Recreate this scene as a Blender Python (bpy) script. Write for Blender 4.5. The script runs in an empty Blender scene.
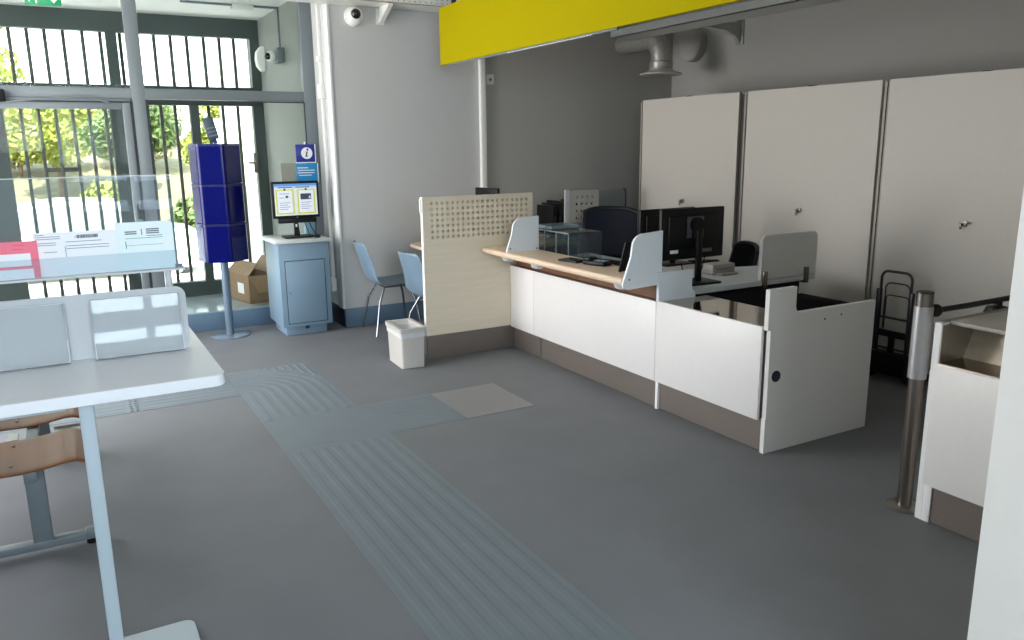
import bpy, bmesh, math, random
from math import sin, cos, pi, radians
from mathutils import Vector, Matrix
random.seed(7)
SC = bpy.context.scene
COL = SC.collection

# ------------------------------------------------------------------ materials
def lin(c):
    return tuple(((v / 12.92) if v <= 0.04045 else ((v + 0.055) / 1.055) ** 2.4) for v in [x / 255 for x in c])

MATS = {}
def mat(name, rgb, rough=0.5, metal=0.0, var=0.04, scale=30.0, bump=0.0, spec=0.5, coat=0.0, stretch=None):
    if name in MATS: return MATS[name]
    m = bpy.data.materials.new(name); m.use_nodes = True
    nt = m.node_tree; b = nt.nodes['Principled BSDF']
    c = lin(rgb)
    tc = nt.nodes.new('ShaderNodeTexCoord'); mp = nt.nodes.new('ShaderNodeMapping')
    nt.links.new(tc.outputs['Object'], mp.inputs['Vector'])
    if stretch: mp.inputs['Scale'].default_value = stretch
    nz = nt.nodes.new('ShaderNodeTexNoise'); nz.inputs['Scale'].default_value = scale; nz.inputs['Detail'].default_value = 5
    nt.links.new(mp.outputs['Vector'], nz.inputs['Vector'])
    rp = nt.nodes.new('ShaderNodeValToRGB')
    rp.color_ramp.elements[0].position = 0.3; rp.color_ramp.elements[1].position = 0.7
    rp.color_ramp.elements[0].color = (*[max(0, v * (1 - var)) for v in c], 1)
    rp.color_ramp.elements[1].color = (*[min(1, v * (1 + var)) for v in c], 1)
    nt.links.new(nz.outputs['Fac'], rp.inputs['Fac']); nt.links.new(rp.outputs['Color'], b.inputs['Base Color'])
    b.inputs['Roughness'].default_value = rough; b.inputs['Metallic'].default_value = metal
    b.inputs['Specular IOR Level'].default_value = spec; b.inputs['Coat Weight'].default_value = coat
    b.inputs['Coat Roughness'].default_value = 0.05
    if bump:
        bp = nt.nodes.new('ShaderNodeBump'); bp.inputs['Strength'].default_value = bump; bp.inputs['Distance'].default_value = 0.002
        nt.links.new(nz.outputs['Fac'], bp.inputs['Height']); nt.links.new(bp.outputs['Normal'], b.inputs['Normal'])
    MATS[name] = m
    return m

def clear(name, tint=(245, 250, 250), gloss=0.12, rough=0.02, haze=0.0, hazecol=(230, 235, 238)):
    """thin clear sheet: transparent with fresnel gloss and optional white haze"""
    if name in MATS: return MATS[name]
    m = bpy.data.materials.new(name); m.use_nodes = True
    nt = m.node_tree; nt.nodes.clear()
    out = nt.nodes.new('ShaderNodeOutputMaterial')
    tr = nt.nodes.new('ShaderNodeBsdfTransparent'); tr.inputs['Color'].default_value = (*lin(tint), 1)
    gl = nt.nodes.new('ShaderNodeBsdfGlossy'); gl.inputs['Roughness'].default_value = rough
    fr = nt.nodes.new('ShaderNodeLayerWeight'); fr.inputs['Blend'].default_value = gloss
    mx = nt.nodes.new('ShaderNodeMixShader')
    nt.links.new(fr.outputs['Fresnel'], mx.inputs['Fac'])
    base = tr
    if haze:
        df = nt.nodes.new('ShaderNodeBsdfDiffuse'); df.inputs['Color'].default_value = (*lin(hazecol), 1)
        m2 = nt.nodes.new('ShaderNodeMixShader'); m2.inputs['Fac'].default_value = haze
        nt.links.new(tr.outputs[0], m2.inputs[1]); nt.links.new(df.outputs[0], m2.inputs[2]); base = m2
    nt.links.new(base.outputs[0], mx.inputs[1]); nt.links.new(gl.outputs[0], mx.inputs[2])
    nt.links.new(mx.outputs[0], out.inputs['Surface'])
    MATS[name] = m
    return m

def emis(name, rgb, strength):
    if name in MATS: return MATS[name]
    m = mat(name, rgb, 0.3, var=0.01)
    b = m.node_tree.nodes['Principled BSDF']
    b.inputs['Emission Color'].default_value = (*lin(rgb), 1); b.inputs['Emission Strength'].default_value = strength
    return m

# ------------------------------------------------------------------ mesh builder
class MB:
    def __init__(s): s.bm = bmesh.new()
    def _xf(s, vs, M):
        if M is not None: bmesh.ops.transform(s.bm, matrix=M, verts=vs)
    def box(s, a, b, bev=0.0, M=None, seg=2):
        r = bmesh.ops.create_cube(s.bm, size=1.0); vs = r['verts']
        c = [(a[i] + b[i]) / 2 for i in range(3)]; d = [abs(b[i] - a[i]) for i in range(3)]
        for v in vs: v.co = Vector((c[0] + v.co.x * d[0], c[1] + v.co.y * d[1], c[2] + v.co.z * d[2]))
        if bev:
            es = list({e for v in vs for e in v.link_edges})
            rr = bmesh.ops.bevel(s.bm, geom=es, offset=min(bev, min(d) * 0.49), segments=seg, affect='EDGES', profile=0.5)
            vs = list({v for f in rr['faces'] for v in f.verts} | {v for v in vs if v.is_valid})
        s._xf(vs, M); return s
    def cyl(s, p, q, r, r2=None, n=24, cap=True):
        p = Vector(p); q = Vector(q); d = q - p; L = d.length
        M = Matrix.Translation((p + q) / 2) @ d.to_track_quat('Z', 'Y').to_matrix().to_4x4()
        bmesh.ops.create_cone(s.bm, cap_ends=cap, segments=n, radius1=r, radius2=r if r2 is None else r2, depth=L, matrix=M); return s
    def sph(s, c, r, u=20, v=12, scale=(1, 1, 1)):
        M = Matrix.Translation(c) @ Matrix.Diagonal((*scale, 1))
        bmesh.ops.create_uvsphere(s.bm, u_segments=u, v_segments=v, radius=r, matrix=M); return s
    def tube(s, pts, r, n=10):
        pts = [Vector(p) for p in pts]; rings = []; up = None
        for i, p in enumerate(pts):
            t = (pts[min(i + 1, len(pts) - 1)] - pts[max(i - 1, 0)]).normalized()
            if up is None:
                up = Vector((0, 0, 1)) if abs(t.z) < .9 else Vector((1, 0, 0))
            a = (up - t * up.dot(t)).normalized(); b = t.cross(a); up = a
            rings.append([s.bm.verts.new(p + (a * cos(2 * pi * k / n) + b * sin(2 * pi * k / n)) * r) for k in range(n)])
        for A, B in zip(rings, rings[1:]):
            for k in range(n): s.bm.faces.new((A[k], A[(k + 1) % n], B[(k + 1) % n], B[k]))
        s.bm.faces.new(rings[0][::-1]); s.bm.faces.new(rings[-1]); return s
    def prism(s, poly, axis, a, b):
        """extrude 2D polygon along axis (0,1,2) between a and b; poly coords are the remaining axes in order"""
        def P(u, v, w):
            return {0: (w, u, v), 1: (u, w, v), 2: (u, v, w)}[axis]
        A = [s.bm.verts.new(P(u, v, a)) for u, v in poly]; B = [s.bm.verts.new(P(u, v, b)) for u, v in poly]
        n = len(poly)
        s.bm.faces.new(A); s.bm.faces.new(B[::-1])
        for i in range(n): s.bm.faces.new((A[i], B[i], B[(i + 1) % n], A[(i + 1) % n]))
        return s
    def lathe(s, prof, c=(0, 0, 0), n=32):
        rings = []
        for r, z in prof: rings.append([s.bm.verts.new((c[0] + r * cos(2 * pi * k / n), c[1] + r * sin(2 * pi * k / n), c[2] + z)) for k in range(n)])
        for A, B in zip(rings, rings[1:]):
            for k in range(n): s.bm.faces.new((A[k], A[(k + 1) % n], B[(k + 1) % n], B[k]))
        s.bm.faces.new(rings[0][::-1]); s.bm.faces.new(rings[-1]); return s
    def grid(s, F, nu, nv):
        V = [[s.bm.verts.new(F(i / nu, j / nv)) for j in range(nv + 1)] for i in range(nu + 1)]
        for i in range(nu):
            for j in range(nv): s.bm.faces.new((V[i][j], V[i + 1][j], V[i + 1][j + 1], V[i][j + 1]))
        return s
    def quad(s, *p):
        s.bm.faces.new([s.bm.verts.new(q) for q in p]); return s
    def rot(s, M):
        bmesh.ops.transform(s.bm, matrix=M, verts=s.bm.verts[:]); return s

def build(name, mb, m, parent=None, local=False, smooth=True, bevel=0.0, mods=()):
    """link ONE mesh object. World-space meshes are shifted to their parent's origin unless local."""
    me = bpy.data.meshes.new(name)
    bm = mb.bm if isinstance(mb, MB) else mb
    bmesh.ops.recalc_face_normals(bm, faces=bm.faces[:])
    if parent is not None and not local:
        off = Vector(parent.location); q = parent.parent
        while q is not None: off += Vector(q.location); q = q.parent
        bmesh.ops.translate(bm, verts=bm.verts[:], vec=-off)
    bm.to_mesh(me); bm.free()
    o = bpy.data.objects.new(name, me); COL.objects.link(o)
    me.materials.append(m)
    if parent is not None: o.parent = parent
    if smooth:
        for p in me.polygons: p.use_smooth = True
        me.set_sharp_from_angle(angle=radians(38))
    for t, kw in mods:
        md = o.modifiers.new(t.title(), t)
        for k, v in kw.items(): setattr(md, k, v)
    if bevel:
        md = o.modifiers.new('Bevel', 'BEVEL'); md.width = bevel; md.segments = 2; md.limit_method = 'ANGLE'; md.angle_limit = radians(40); md.harden_normals = False
    return o

def tag(o, label, cat, group=None):
    o['label'] = label; o['category'] = cat
    if group: o['group'] = group
    return o
def thing(name, label, cat, loc, rz=0.0, group=None):
    o = bpy.data.objects.new(name, None); COL.objects.link(o); o.empty_display_size = 0.1
    o.location = loc; o.rotation_euler = (0, 0, rz)
    return tag(o, label, cat, group)
def struct(name, mb, m, parent=None, **k):
    o = build(name, mb, m, parent, **k)
    if parent is None: o['kind'] = 'structure'
    return o
def sroot(name, loc):
    o = bpy.data.objects.new(name, None); COL.objects.link(o); o.location = loc; o['kind'] = 'structure'; return o

def rrect(x0, y0, x1, y1, r, corners='1111', n=6):
    """rounded rectangle polygon, corner flags: (x0,y0) (x1,y0) (x1,y1) (x0,y1)"""
    out = []
    for k, (cx, cy, a0) in enumerate(((x0, y0, pi), (x1, y0, -pi / 2), (x1, y1, 0), (x0, y1, pi / 2))):
        if corners[k] == '1':
            ox = cx + (r if cx == x0 else -r); oy = cy + (r if cy == y0 else -r)
            for i in range(n + 1):
                a = a0 + (pi / 2) * i / n; out.append((ox + r * cos(a), oy + r * sin(a)))
        else: out.append((cx, cy))
    return out
def arc(c, r, a0, a1, n=8):
    return [(c[0] + r * cos(a0 + (a1 - a0) * i / n), c[1] + r * sin(a0 + (a1 - a0) * i / n)) for i in range(n + 1)]

# ------------------------------------------------------------------ palette
M_floor = mat('floor_vinyl', (116, 118, 121), 0.62, var=0.05, scale=3.0, spec=0.1)
M_mat = mat('tactile_strip_rubber', (108, 117, 123), 0.58, var=0.03, scale=6)
M_wall = mat('wall_paint_light_grey', (188, 189, 188), 0.75, var=0.015, scale=8)
M_wdark = mat('wall_paint_mid_grey', (166, 165, 160), 0.75, var=0.015, scale=8)
M_white = mat('white_paint', (226, 226, 222), 0.6, var=0.015)
M_ceil = mat('ceiling_paint', (205, 204, 198), 0.8, var=0.02)
M_alu = mat('grey_painted_aluminium', (106, 114, 117), 0.4, var=0.02)
M_seal = mat('black_rubber_seal', (32, 36, 38), 0.6)
M_dkframe = mat('dark_green_grey_metal', (52, 62, 58), 0.45, var=0.05)
M_bar = mat('dark_grille_bar', (82, 78, 70), 0.5)
M_base = mat('blue_grey_baseboard', (80, 104, 124), 0.5, var=0.02)
M_lam = mat('white_laminate', (232, 230, 229), 0.38, var=0.01)
M_edge = mat('white_edge_band', (242, 242, 242), 0.45, var=0.01)
M_bronze = mat('bronze_brushed_metal', (138, 128, 122), 0.34, metal=0.5, var=0.05, scale=6, stretch=(1, 1, 40))
M_polish = mat('polished_bronze_steel', (178, 166, 150), 0.07, metal=1.0, var=0.02)
M_wood = mat('light_beech', (222, 198, 172), 0.4, var=0.06, scale=4, stretch=(14, 1, 14))
M_maple = mat('pale_maple_laminate', (226, 214, 192), 0.5, var=0.04, scale=4, stretch=(1, 10, 14))
M_oak = mat('shaded_honey_plywood', (106, 60, 8), 0.35, var=0.1, scale=4, stretch=(14, 1, 14), coat=0.0, spec=0.25)  # base darkened to carry the shade the seats stand in
M_blade = mat('pale_blue_lacquer', (232, 240, 246), 0.4, var=0.01)
M_screen_grey = mat('grey_felt_screen', (216, 216, 214), 0.85, var=0.03, scale=200, bump=0.1)
M_yellow = mat('yellow_panel', (162, 149, 0), 0.7, var=0.01, spec=0.04)
M_black = mat('black_plastic', (12, 13, 14), 0.45, var=0.05, spec=0.3)
M_blackgl = mat('gloss_black', (10, 11, 13), 0.12, var=0.02)
M_fabric = mat('black_fabric', (14, 14, 16), 0.95, var=0.15, scale=200, spec=0.05)
M_mesh = mat('navy_mesh_fabric', (13, 17, 30), 0.7, var=0.12, scale=300, spec=0.15)
M_steel = mat('brushed_steel', (172, 170, 166), 0.3, metal=0.95, var=0.04, scale=8, stretch=(30, 30, 1))
M_steeldk = mat('dark_brushed_steel', (132, 124, 116), 0.3, metal=0.95, var=0.05, scale=8, stretch=(30, 30, 1))
M_chrome = mat('chrome', (150, 156, 162), 0.22, metal=1.0, var=0.01)
M_galv = mat('galvanised_steel', (176, 176, 170), 0.32, metal=0.6, var=0.1, scale=40)
M_cab = mat('cabinet_off_white', (190, 186, 178), 0.5, var=0.012)
M_cabfr = mat('cabinet_dark_frame', (58, 54, 50), 0.5)
M_cabstrip = mat('cabinet_grey_strip', (150, 145, 138), 0.4)
M_grey = mat('grey_metal_paint', (118, 142, 160), 0.45, var=0.015)  # grey paint with the blue window light mixed into its colour
M_bluegl = mat('deep_blue_gloss', (0, 6, 84), 0.2, var=0.05, coat=0.0, spec=0.28)
M_bluedk = mat('navy_rim', (10, 18, 84), 0.3)
M_signblue = mat('sign_blue', (18, 40, 140), 0.35)
M_cyan = mat('sign_cyan', (28, 142, 200), 0.35, var=0.1, scale=12)
M_paper = mat('white_paper', (240, 240, 242), 0.7, var=0.01)
M_pink = mat('pink_print', (240, 120, 140), 0.7, var=0.02)
M_ink = mat('grey_ink', (110, 118, 128), 0.7)
M_inkdk = mat('dark_ink', (40, 44, 50), 0.7)
M_green = mat('green_ink', (40, 140, 110), 0.7)
M_board = mat('cardboard', (152, 124, 96), 0.8, var=0.06, scale=15)
M_boardin = mat('cardboard_inner', (128, 102, 78), 0.85, var=0.06, scale=15)
M_plast = mat('white_plastic', (222, 222, 216), 0.4, var=0.01)
M_bin = mat('pale_grey_plastic', (194, 190, 184), 0.5, var=0.015)
M_liner = mat('translucent_bin_liner', (212, 214, 216), 0.35, var=0.05, scale=30, bump=0.5)
M_chair = mat('pale_shell_blue_cast', (112, 134, 152), 0.35, var=0.01)  # bluish window light is put into the shell colour
M_tablewh = mat('white_table_laminate', (230, 230, 232), 0.28, var=0.01)
M_tabmet = mat('pale_grey_table_metal', (176, 188, 194), 0.4, var=0.01)
M_frost = mat('frosted_white_acrylic', (190, 192, 194), 0.25, var=0.01)
M_tile = mat('vestibule_tile', (170, 180, 182), 0.15, var=0.06, scale=5)
M_exit = emis('exit_green', (12, 140, 84), 0.25)
M_exitw = emis('exit_white', (235, 250, 240), 0.6)
M_glass = clear('window_glass', (250, 253, 252), 0.1)
M_acry = clear('clear_acrylic', (246, 250, 252), 0.14, haze=0.06)
M_pocket = clear('acrylic_pocket', (252, 253, 253), 0.27, haze=0.3, hazecol=(226, 230, 233))
M_pcard = clear('plexi_screen', (226, 232, 234), 0.16, haze=0.05)
M_ext_ground = mat('pale_concrete_ground', (236, 232, 224), 0.9, var=0.05, scale=1.5)
M_ext_bank = mat('dry_grass_bank', (136, 126, 92), 0.95, var=0.25, scale=3)
M_leafA = mat('yellow_green_leaves', (138, 144, 58), 0.6, var=0.45, scale=2)
M_leafB = mat('mid_green_leaves', (84, 100, 46), 0.6, var=0.5, scale=2)
M_leafC = mat('olive_leaves', (148, 144, 104), 0.6, var=0.45, scale=2)
M_bark = mat('tree_bark', (110, 90, 70), 0.9, var=0.2, scale=10)
M_car = mat('white_car_paint', (240, 240, 240), 0.2, coat=0.6, var=0.005)
M_carwin = mat('car_glass', (150, 158, 162), 0.15)  # pale base colour carries the reflected sky
M_tyre = mat('tyre_rubber', (30, 30, 30), 0.8)
M_render = mat('white_exterior_render', (245, 243, 238), 0.8, var=0.02)
M_red = mat('dark_red_fabric', (120, 26, 30), 0.8)
M_navy = mat('navy_disc', (30, 36, 54), 0.4)

# ------------------------------------------------------------------ setting: room shell
XL, XB, YE, YG, YO, YB, ZC = -1.7, 5.88, 6.88, 7.42, 9.30, -3.0, 3.1
struct('floor', MB().box((XL - .1, YB - .1, -.1), (XB + .1, YO - .05, 0)), M_floor, smooth=False)
struct('floor_vestibule', MB().box((-2.0, YG + .06, -.02), (2.1, YO + .1, 0.004)), M_tile, smooth=False)
struct('ceiling', MB().box((XL - .1, YB - .1, ZC), (XB + .1, YG + .05, ZC + .12)), M_ceil, smooth=False)
struct('ceiling_vestibule', MB().box((-2.0, YG + .03, 2.95), (2.12, YO + .1, 3.05)), mat('bright_white_ceiling', (240, 238, 234), .7, var=.01), smooth=False)
# end wall: lighter grey part, then the darker painted part right of the white trunking
struct('wall_end', MB().box((2.15, YE, 0), (3.60, YE + .6, ZC)), M_wall, smooth=False)
struct('wall_end_dark', MB().box((3.60, YE, 0), (XB + .1, YE + .6, ZC)), M_wdark, smooth=False)
struct('wall_right', MB().box((XB, YB - .1, 0), (XB + .1, YE, ZC)), M_wdark, smooth=False)
struct('wall_vestibule', MB().box((2.10, YG + .05, 0), (2.2, YO + .1, 3.0)), mat('vestibule_paint', (142, 144, 139), .6, var=.015), smooth=False)
struct('wall_vestibule_left', MB().box((-2.1, YG + .05, 0), (-2.0, YO + .1, 3.0)), M_white, smooth=False)
struct('wall_glazing_left', MB().box((XL - .1, YG - .03, 0), (-1.6, YG + .05, ZC)), M_wall, smooth=False)
struct('baseboard_end', MB().box((2.14, YE - .015, 0), (5.86, YE, 0.17), .003), M_base)
struct('baseboard_return', MB().box((2.135, YE - .015, 0), (2.15, YG - .03, 0.17), .003), M_navy)
# left wall and rear wall, each with its window openings (daylight comes in here), the high rear one added as fill
def wall_with_hole(axis, pos, th, a0, a1, h0, h1, z0, z1):
    mb = MB()
    def B(u0, u1, w0, w1):
        if axis == 0: mb.box((pos, u0, w0), (pos + th, u1, w1))
        else: mb.box((u0, pos, w0), (u1, pos + th, w1))
    B(a0, h0, 0, ZC); B(h1, a1, 0, ZC); B(h0, h1, 0, z0); B(h0, h1, z1, ZC); return mb
struct('wall_left', wall_with_hole(0, XL - .1, .1, YB - .1, YG, 4.5, 7.3, .3, 2.95), M_wall, smooth=False)
mb = wall_with_hole(1, YB - .1, .1, 0.0, XB, .1, 1.7, 1.0, 2.9)
mb.box((XL - .1, YB - .1, 0), (0, YB, 1.55)); mb.box((XL - .1, YB - .1, 2.9), (0, YB, ZC)); mb.box((XL - .1, YB - .1, 1.55), (-1.6, YB, 2.9)); mb.box((-.1, YB - .1, 1.55), (0, YB, 2.9))
struct('wall_rear', mb, M_wall, smooth=False)
w = sroot('window_added_fill', (-.85, YB, 1.55)); mb = MB()  # unseen window added to fill the faces turned toward the rear
for x in (-1.6, -.85, -.1): mb.box((x - .035, YB - .06, 1.55), (x + .035, YB - .01, 2.9))
for z in (1.55, 2.9): mb.box((-1.6, YB - .055, z - .03), (-.1, YB - .015, z + .03))
build('window_frame', mb, M_alu, w)
w = sroot('window_1', (XL, 5.9, .3))
mb = MB()
for y in (4.5, 5.9, 7.3): mb.box((XL - .06, y - .04, .3), (XL - .01, y + .04, 2.95))
for z in (.3, 2.1, 2.95): mb.box((XL - .055, 4.5, z - .035), (XL - .015, 7.3, z + .035))
build('window_frame', mb, M_alu, w)
w = sroot('window_2', (.9, YB, 1.0))
mb = MB()
for x in (.1, .62, 1.15, 1.7): mb.box((x - .035, YB - .06, 1.0), (x + .035, YB - .01, 2.9))
for z, q in ((1.0, .03), (1.22, .09), (2.9, .03)): mb.box((.1, YB - .055, z - q), (1.7, YB - .015, z + q))
build('window_frame', mb, M_alu, w)

# near white pillar at the right border, extended unseen rightward to block rear light
struct('wall_near', MB().box((1.75, .55, 0), (XB, .932, ZC)), mat('warm_white_paint', (236, 230, 222), .6, var=.01), smooth=False)

# inner glazing (partition between room and vestibule)
g = sroot('window_3', (1.4, YG, 0))
mb = MB()
mb.box((2.04, YG - .03, 0), (2.15, YG + .05, ZC), .004)
mb.box((.622, YG - .03, 0), (.725, YG + .05, ZC), .004)
mb.box((-1.6, YG - .03, 0), (-1.5, YG + .05, ZC), .004)
mb.box((-1.5, YG - .029, 2.005), (2.04, YG + .049, 2.09), .004)
mb.box((-1.5, YG - .029, 3.02), (2.04, YG + .049, ZC), .004)
build('window_frame', mb, M_alu, g)
build('bottom_rail', MB().box((.725, YG - .029, 0), (2.04, YG + .045, .165), .004), M_base, g)
mb = MB(); mb.box((.72, YG - .034, .165), (.735, YG - .028, 2.0)); mb.box((2.03, YG - .034, .165), (2.04, YG - .028, 2.0)); mb.box((.735, YG - .034, 1.99), (2.03, YG - .028, 2.0))
build('gasket', mb, M_seal, g)
build('pane', MB().box((.725, YG + .004, .165), (2.04, YG + .010, 2.005)), M_glass, g, smooth=False)
build('pane', MB().box((.725, YG + .004, 2.09), (2.04, YG + .010, 3.02)), M_glass, g, smooth=False)
build('pane', MB().box((-1.5, YG + .004, 2.09), (.60, YG + .010, 3.02)), M_glass, g, smooth=False)

d = sroot('door_1', (0.1, YG, 0))
mb = MB()
mb.box((.545, YG - .036, .01), (.604, YG + .02, 1.972), .004); mb.box((-.62, YG - .036, .01), (-.56, YG + .02, 1.972), .004)
mb.box((-.56, YG - .035, 1.922), (.54, YG + .02, 1.972), .004); mb.box((-.56, YG - .035, .01), (.54, YG + .02, .14), .004)
build('door_frame', mb, M_alu, d)
mb = MB()
mb.box((.604, YG - .031, .0), (.624, YG + .03, 1.984)); mb.box((-.62, YG - .031, 1.973), (.60, YG + .03, 1.984))
build('gasket', mb, M_seal, d)
build('door_transom', MB().box((-.64, YG - .034, 1.984), (.61, YG + .03, 2.004), .003), M_alu, d)
build('pane', MB().box((-.56, YG - .012, .14), (.54, YG - .005, 1.922)), M_glass, d, smooth=False)
build('door_closer', MB().box((-.62, YG - .1, 1.965), (-.26, YG - .036, 2.06), .01), M_black, d)
mb = MB(); mb.tube([(-.30, YG - .08, 1.96), (-.10, YG - .075, 1.985), (.30, YG - .05, 2.02), (.45, YG - .04, 1.97)], .007)
build('closer_arm', mb, M_alu, d)
build('door_handle', MB().box((.565, YG - .075, 1.03), (.60, YG - .036, 1.15), .008), M_black, d)

# outer facade: dark framed glazing
f = sroot('window_4', (1.0, YO, 0))
mb = MB()
mb.box((-2.1, YO - .03, 2.755), (2.1, YO + .07, 2.95)); mb.box((-2.1, YO - .03, 2.05), (2.1, YO + .07, 2.245), .004)
mb.box((.56, YO - .031, 0), (.88, YO + .069, 2.051)); mb.box((.60, YO - .031, 2.244), (.70, YO + .069, 2.756))
mb.box((1.985, YO - .031, 0), (2.1, YO + .069, 2.051)); mb.box((2.0, YO - .031, 2.244), (2.1, YO + .069, 2.756))
mb.box((1.33, YO - .031, 0), (1.42, YO + .069, 2.051)); mb.box((.88, YO - .029, .0), (1.33, YO + .067, .165)); mb.box((1.42, YO - .029, .0), (1.985, YO + .067, .165))
mb.box((-.40, YO - .031, 0), (-.36, YO + .069, 2.051)); mb.box((-.62, YO - .031, 0), (-.40, YO + .069, 2.051)); mb.box((-.36, YO - .029, 0), (.56, YO + .067, .12))
mb.box((-1.2, YO - .031, 2.244), (-1.1, YO + .069, 2.756)); mb.box((-2.1, YO - .031, 0), (-1.9, YO + .069, 2.756))
build('window_frame', mb, M_dkframe, f)
mb = MB()
for x0, x1, z0, z1 in ((-1.1, .60, 2.245, 2.755), (.70, 2.0, 2.245, 2.755), (-.36, .56, .12, 2.05), (.88, 1.33, .165, 2.05), (1.42, 1.985, .165, 2.05), (-1.9, -.62, .05, 2.05)):
    mb = MB().box((x0, YO + .02, z0), (x1, YO + .026, z1)); build('pane', mb, M_glass, f, smooth=False)
build('door_handle', MB().box((1.945, YO - .05, 1.33), (1.99, YO - .028, 1.55), .006).box((1.88, YO - .09, 1.43), (1.97, YO - .05, 1.455), .008), M_steeldk, f)
build('crossbar', MB().box((-.06, YO + .13, 1.385), (.22, YO + .15, 1.43), .003), M_bar, f)

def grille(label, xs, z0, z1, rails):
    t = thing('security_grille', label, 'grille', (sum(xs) / len(xs), YO + .12, z0))
    for x in xs:
        build('bar', MB().box((x - .0165, YO + .105, z0), (x + .0165, YO + .133, z1), .003), M_bar, t)
    for z in rails:
        build('rail', MB().box((xs[0] - .05, YO + .109, z - .012), (xs[-1] + .05, YO + .129, z + .012)), M_bar, t)
grille('row of vertical bars outside the upper window left of the thick grey mullion', [-.87, -.71, -.55, -.39, -.23, -.08, .07, .23, .40, .56], 2.10, 2.95, (2.11, 2.94))
grille('row of vertical bars outside the upper window right of the thick grey mullion', [.74, .87, 1.06, 1.22, 1.38, 1.55, 1.71, 1.86, 2.02], 2.10, 2.95, (2.11, 2.94))
grille('tall vertical bars outside the lower glass of the entrance door', [-.22, -.07, .08, .23, .38, .53], 0.02, 2.09, (.06, 2.08))
grille('tall vertical bars outside the lower window behind the blue brochure stand', [.93, 1.06, 1.20, 1.54, 1.69, 1.85], 0.02, 2.09, (.06, 2.08))

# ------------------------------------------------------------------ outside
GZ = -.5
struct('ground_outside', MB().quad((-40, YO + .1, GZ), (60, YO + .1, GZ), (60, 70, GZ), (-40, 70, GZ)), M_ext_ground, smooth=False)
struct('wall_outside', MB().box((2.15, YO + .2, GZ), (2.4, 12.2, 3.2)).box((2.02, YO + 1.2, GZ), (2.15, 12.2, 2.0)), M_render, smooth=False)
struct('floor_landing', MB().box((-3, YO + .08, -.3), (4, YO + 1.4, -.02)), M_ext_ground, smooth=False)
mb = MB()
def bank(u, v):
    x = -30 + 70 * u; y = 22 + 14 * v
    return (x, y, GZ - .02 + 2.6 * v ** .8 + .25 * sin(x * .7) * v)
mb.grid(bank, 40, 8); struct('ground_bank', mb, M_ext_bank)

def leaf_cloud(blobs, n, size, rnd):
    bm = bmesh.new(); tot = sum(b[3] ** 2 for b in blobs)
    for (cx, cy, cz, r) in blobs:
        for _ in range(int(n * r * r / tot)):
            v = Vector((rnd.gauss(0, 1), rnd.gauss(0, 1), rnd.gauss(0, 1))).normalized() * r * (rnd.random() ** .4)
            v.z *= .8; p = Vector((cx, cy, cz)) + v
            a = Vector((rnd.gauss(0, 1), rnd.gauss(0, 1), rnd.gauss(0, 1))).normalized(); b = a.orthogonal().normalized()
            s = size * rnd.uniform(.6, 1.3)
            bm.faces.new([bm.verts.new(q) for q in (p - a * s, p + b * s * .45, p + a * s, p - b * s * .45)])
    return bm
def tree(name, label, x, y, h, r, m, seed, n=6000, trunk=True, group='trees beyond the street'):
    rnd = random.Random(seed); z0 = GZ + max(0, (y - 22) / 14 * 2.4) - .1
    t = thing(name, label, 'tree' if trunk else 'bush', (x, y, z0), 0, group)
    blobs = []
    for i in range(7 if trunk else 4):
        a = i * 2.4; q = r * .55
        blobs.append((x + q * cos(a) * rnd.uniform(.5, 1.2), y + q * sin(a), z0 + h * (rnd.uniform(.5, .86) if trunk else rnd.uniform(.3, .6)), r * rnd.uniform(.45, .7)))
    build('foliage', leaf_cloud(blobs, n, .095, rnd), m, t, smooth=False)
    mb = MB()
    if trunk:
        mb.tube([(x, y, z0), (x + .05, y, z0 + h * .3), (x - .05, y, z0 + h * .55)], .09 * h / 4, 8)
        for k in range(4): mb.tube([(x, y, z0 + h * .35), (x + .5 * r * cos(k * 1.7), y + .5 * r * sin(k * 1.7), z0 + h * .7)], .035 * h / 4, 6)
    else:
        for k in range(5): mb.tube([(x, y, z0), (x + .5 * r * cos(k * 1.3), y + .5 * r * sin(k * 1.3), z0 + h * .6)], .02, 6)
    build('trunk' if trunk else 'stem', mb, M_bark, t)
tree('leafy_tree', 'tall yellow-green tree outside, at the far left of the upper window', -2.05, 21, 6.3, 1.6, M_leafA, 1)
tree('leafy_tree', 'yellow-green tree outside seen through the door glass beside its crossbar', .1, 25.5, 3.1, 1.5, M_leafA, 2)
tree('leafy_tree', 'darker green tree outside, behind the door frame post', 1.75, 20.5, 3.7, 1.0, M_leafB, 3)
tree('leafy_tree', 'yellow-green tree outside above the blue brochure stand', 4.1, 23.5, 3.6, 1.3, M_leafA, 4)
tree('leafy_tree', 'olive tree outside between the door frame and the blue stand', 2.3, 28.5, 2.6, 1.4, M_leafC, 5)
tree('leafy_tree', 'olive tree outside at the left edge of the door glass', -.9, 28.5, 2.4, 1.4, M_leafC, 6)
tree('round_bush', 'low green bush outside left of the blue stand, under the trees', 2.75, 18.2, 1.7, .9, M_leafB, 7, 2600, False, 'bushes beyond the street')
tree('round_bush', 'low yellow-green bush outside behind the parked white car', .55, 19.5, 1.9, 1.1, M_leafA, 8, 3000, False, 'bushes beyond the street')
tree('round_bush', 'low olive bush outside at the left of the door glass', -1.3, 18, 1.7, .8, M_leafC, 9, 2600, False, 'bushes beyond the street')

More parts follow.
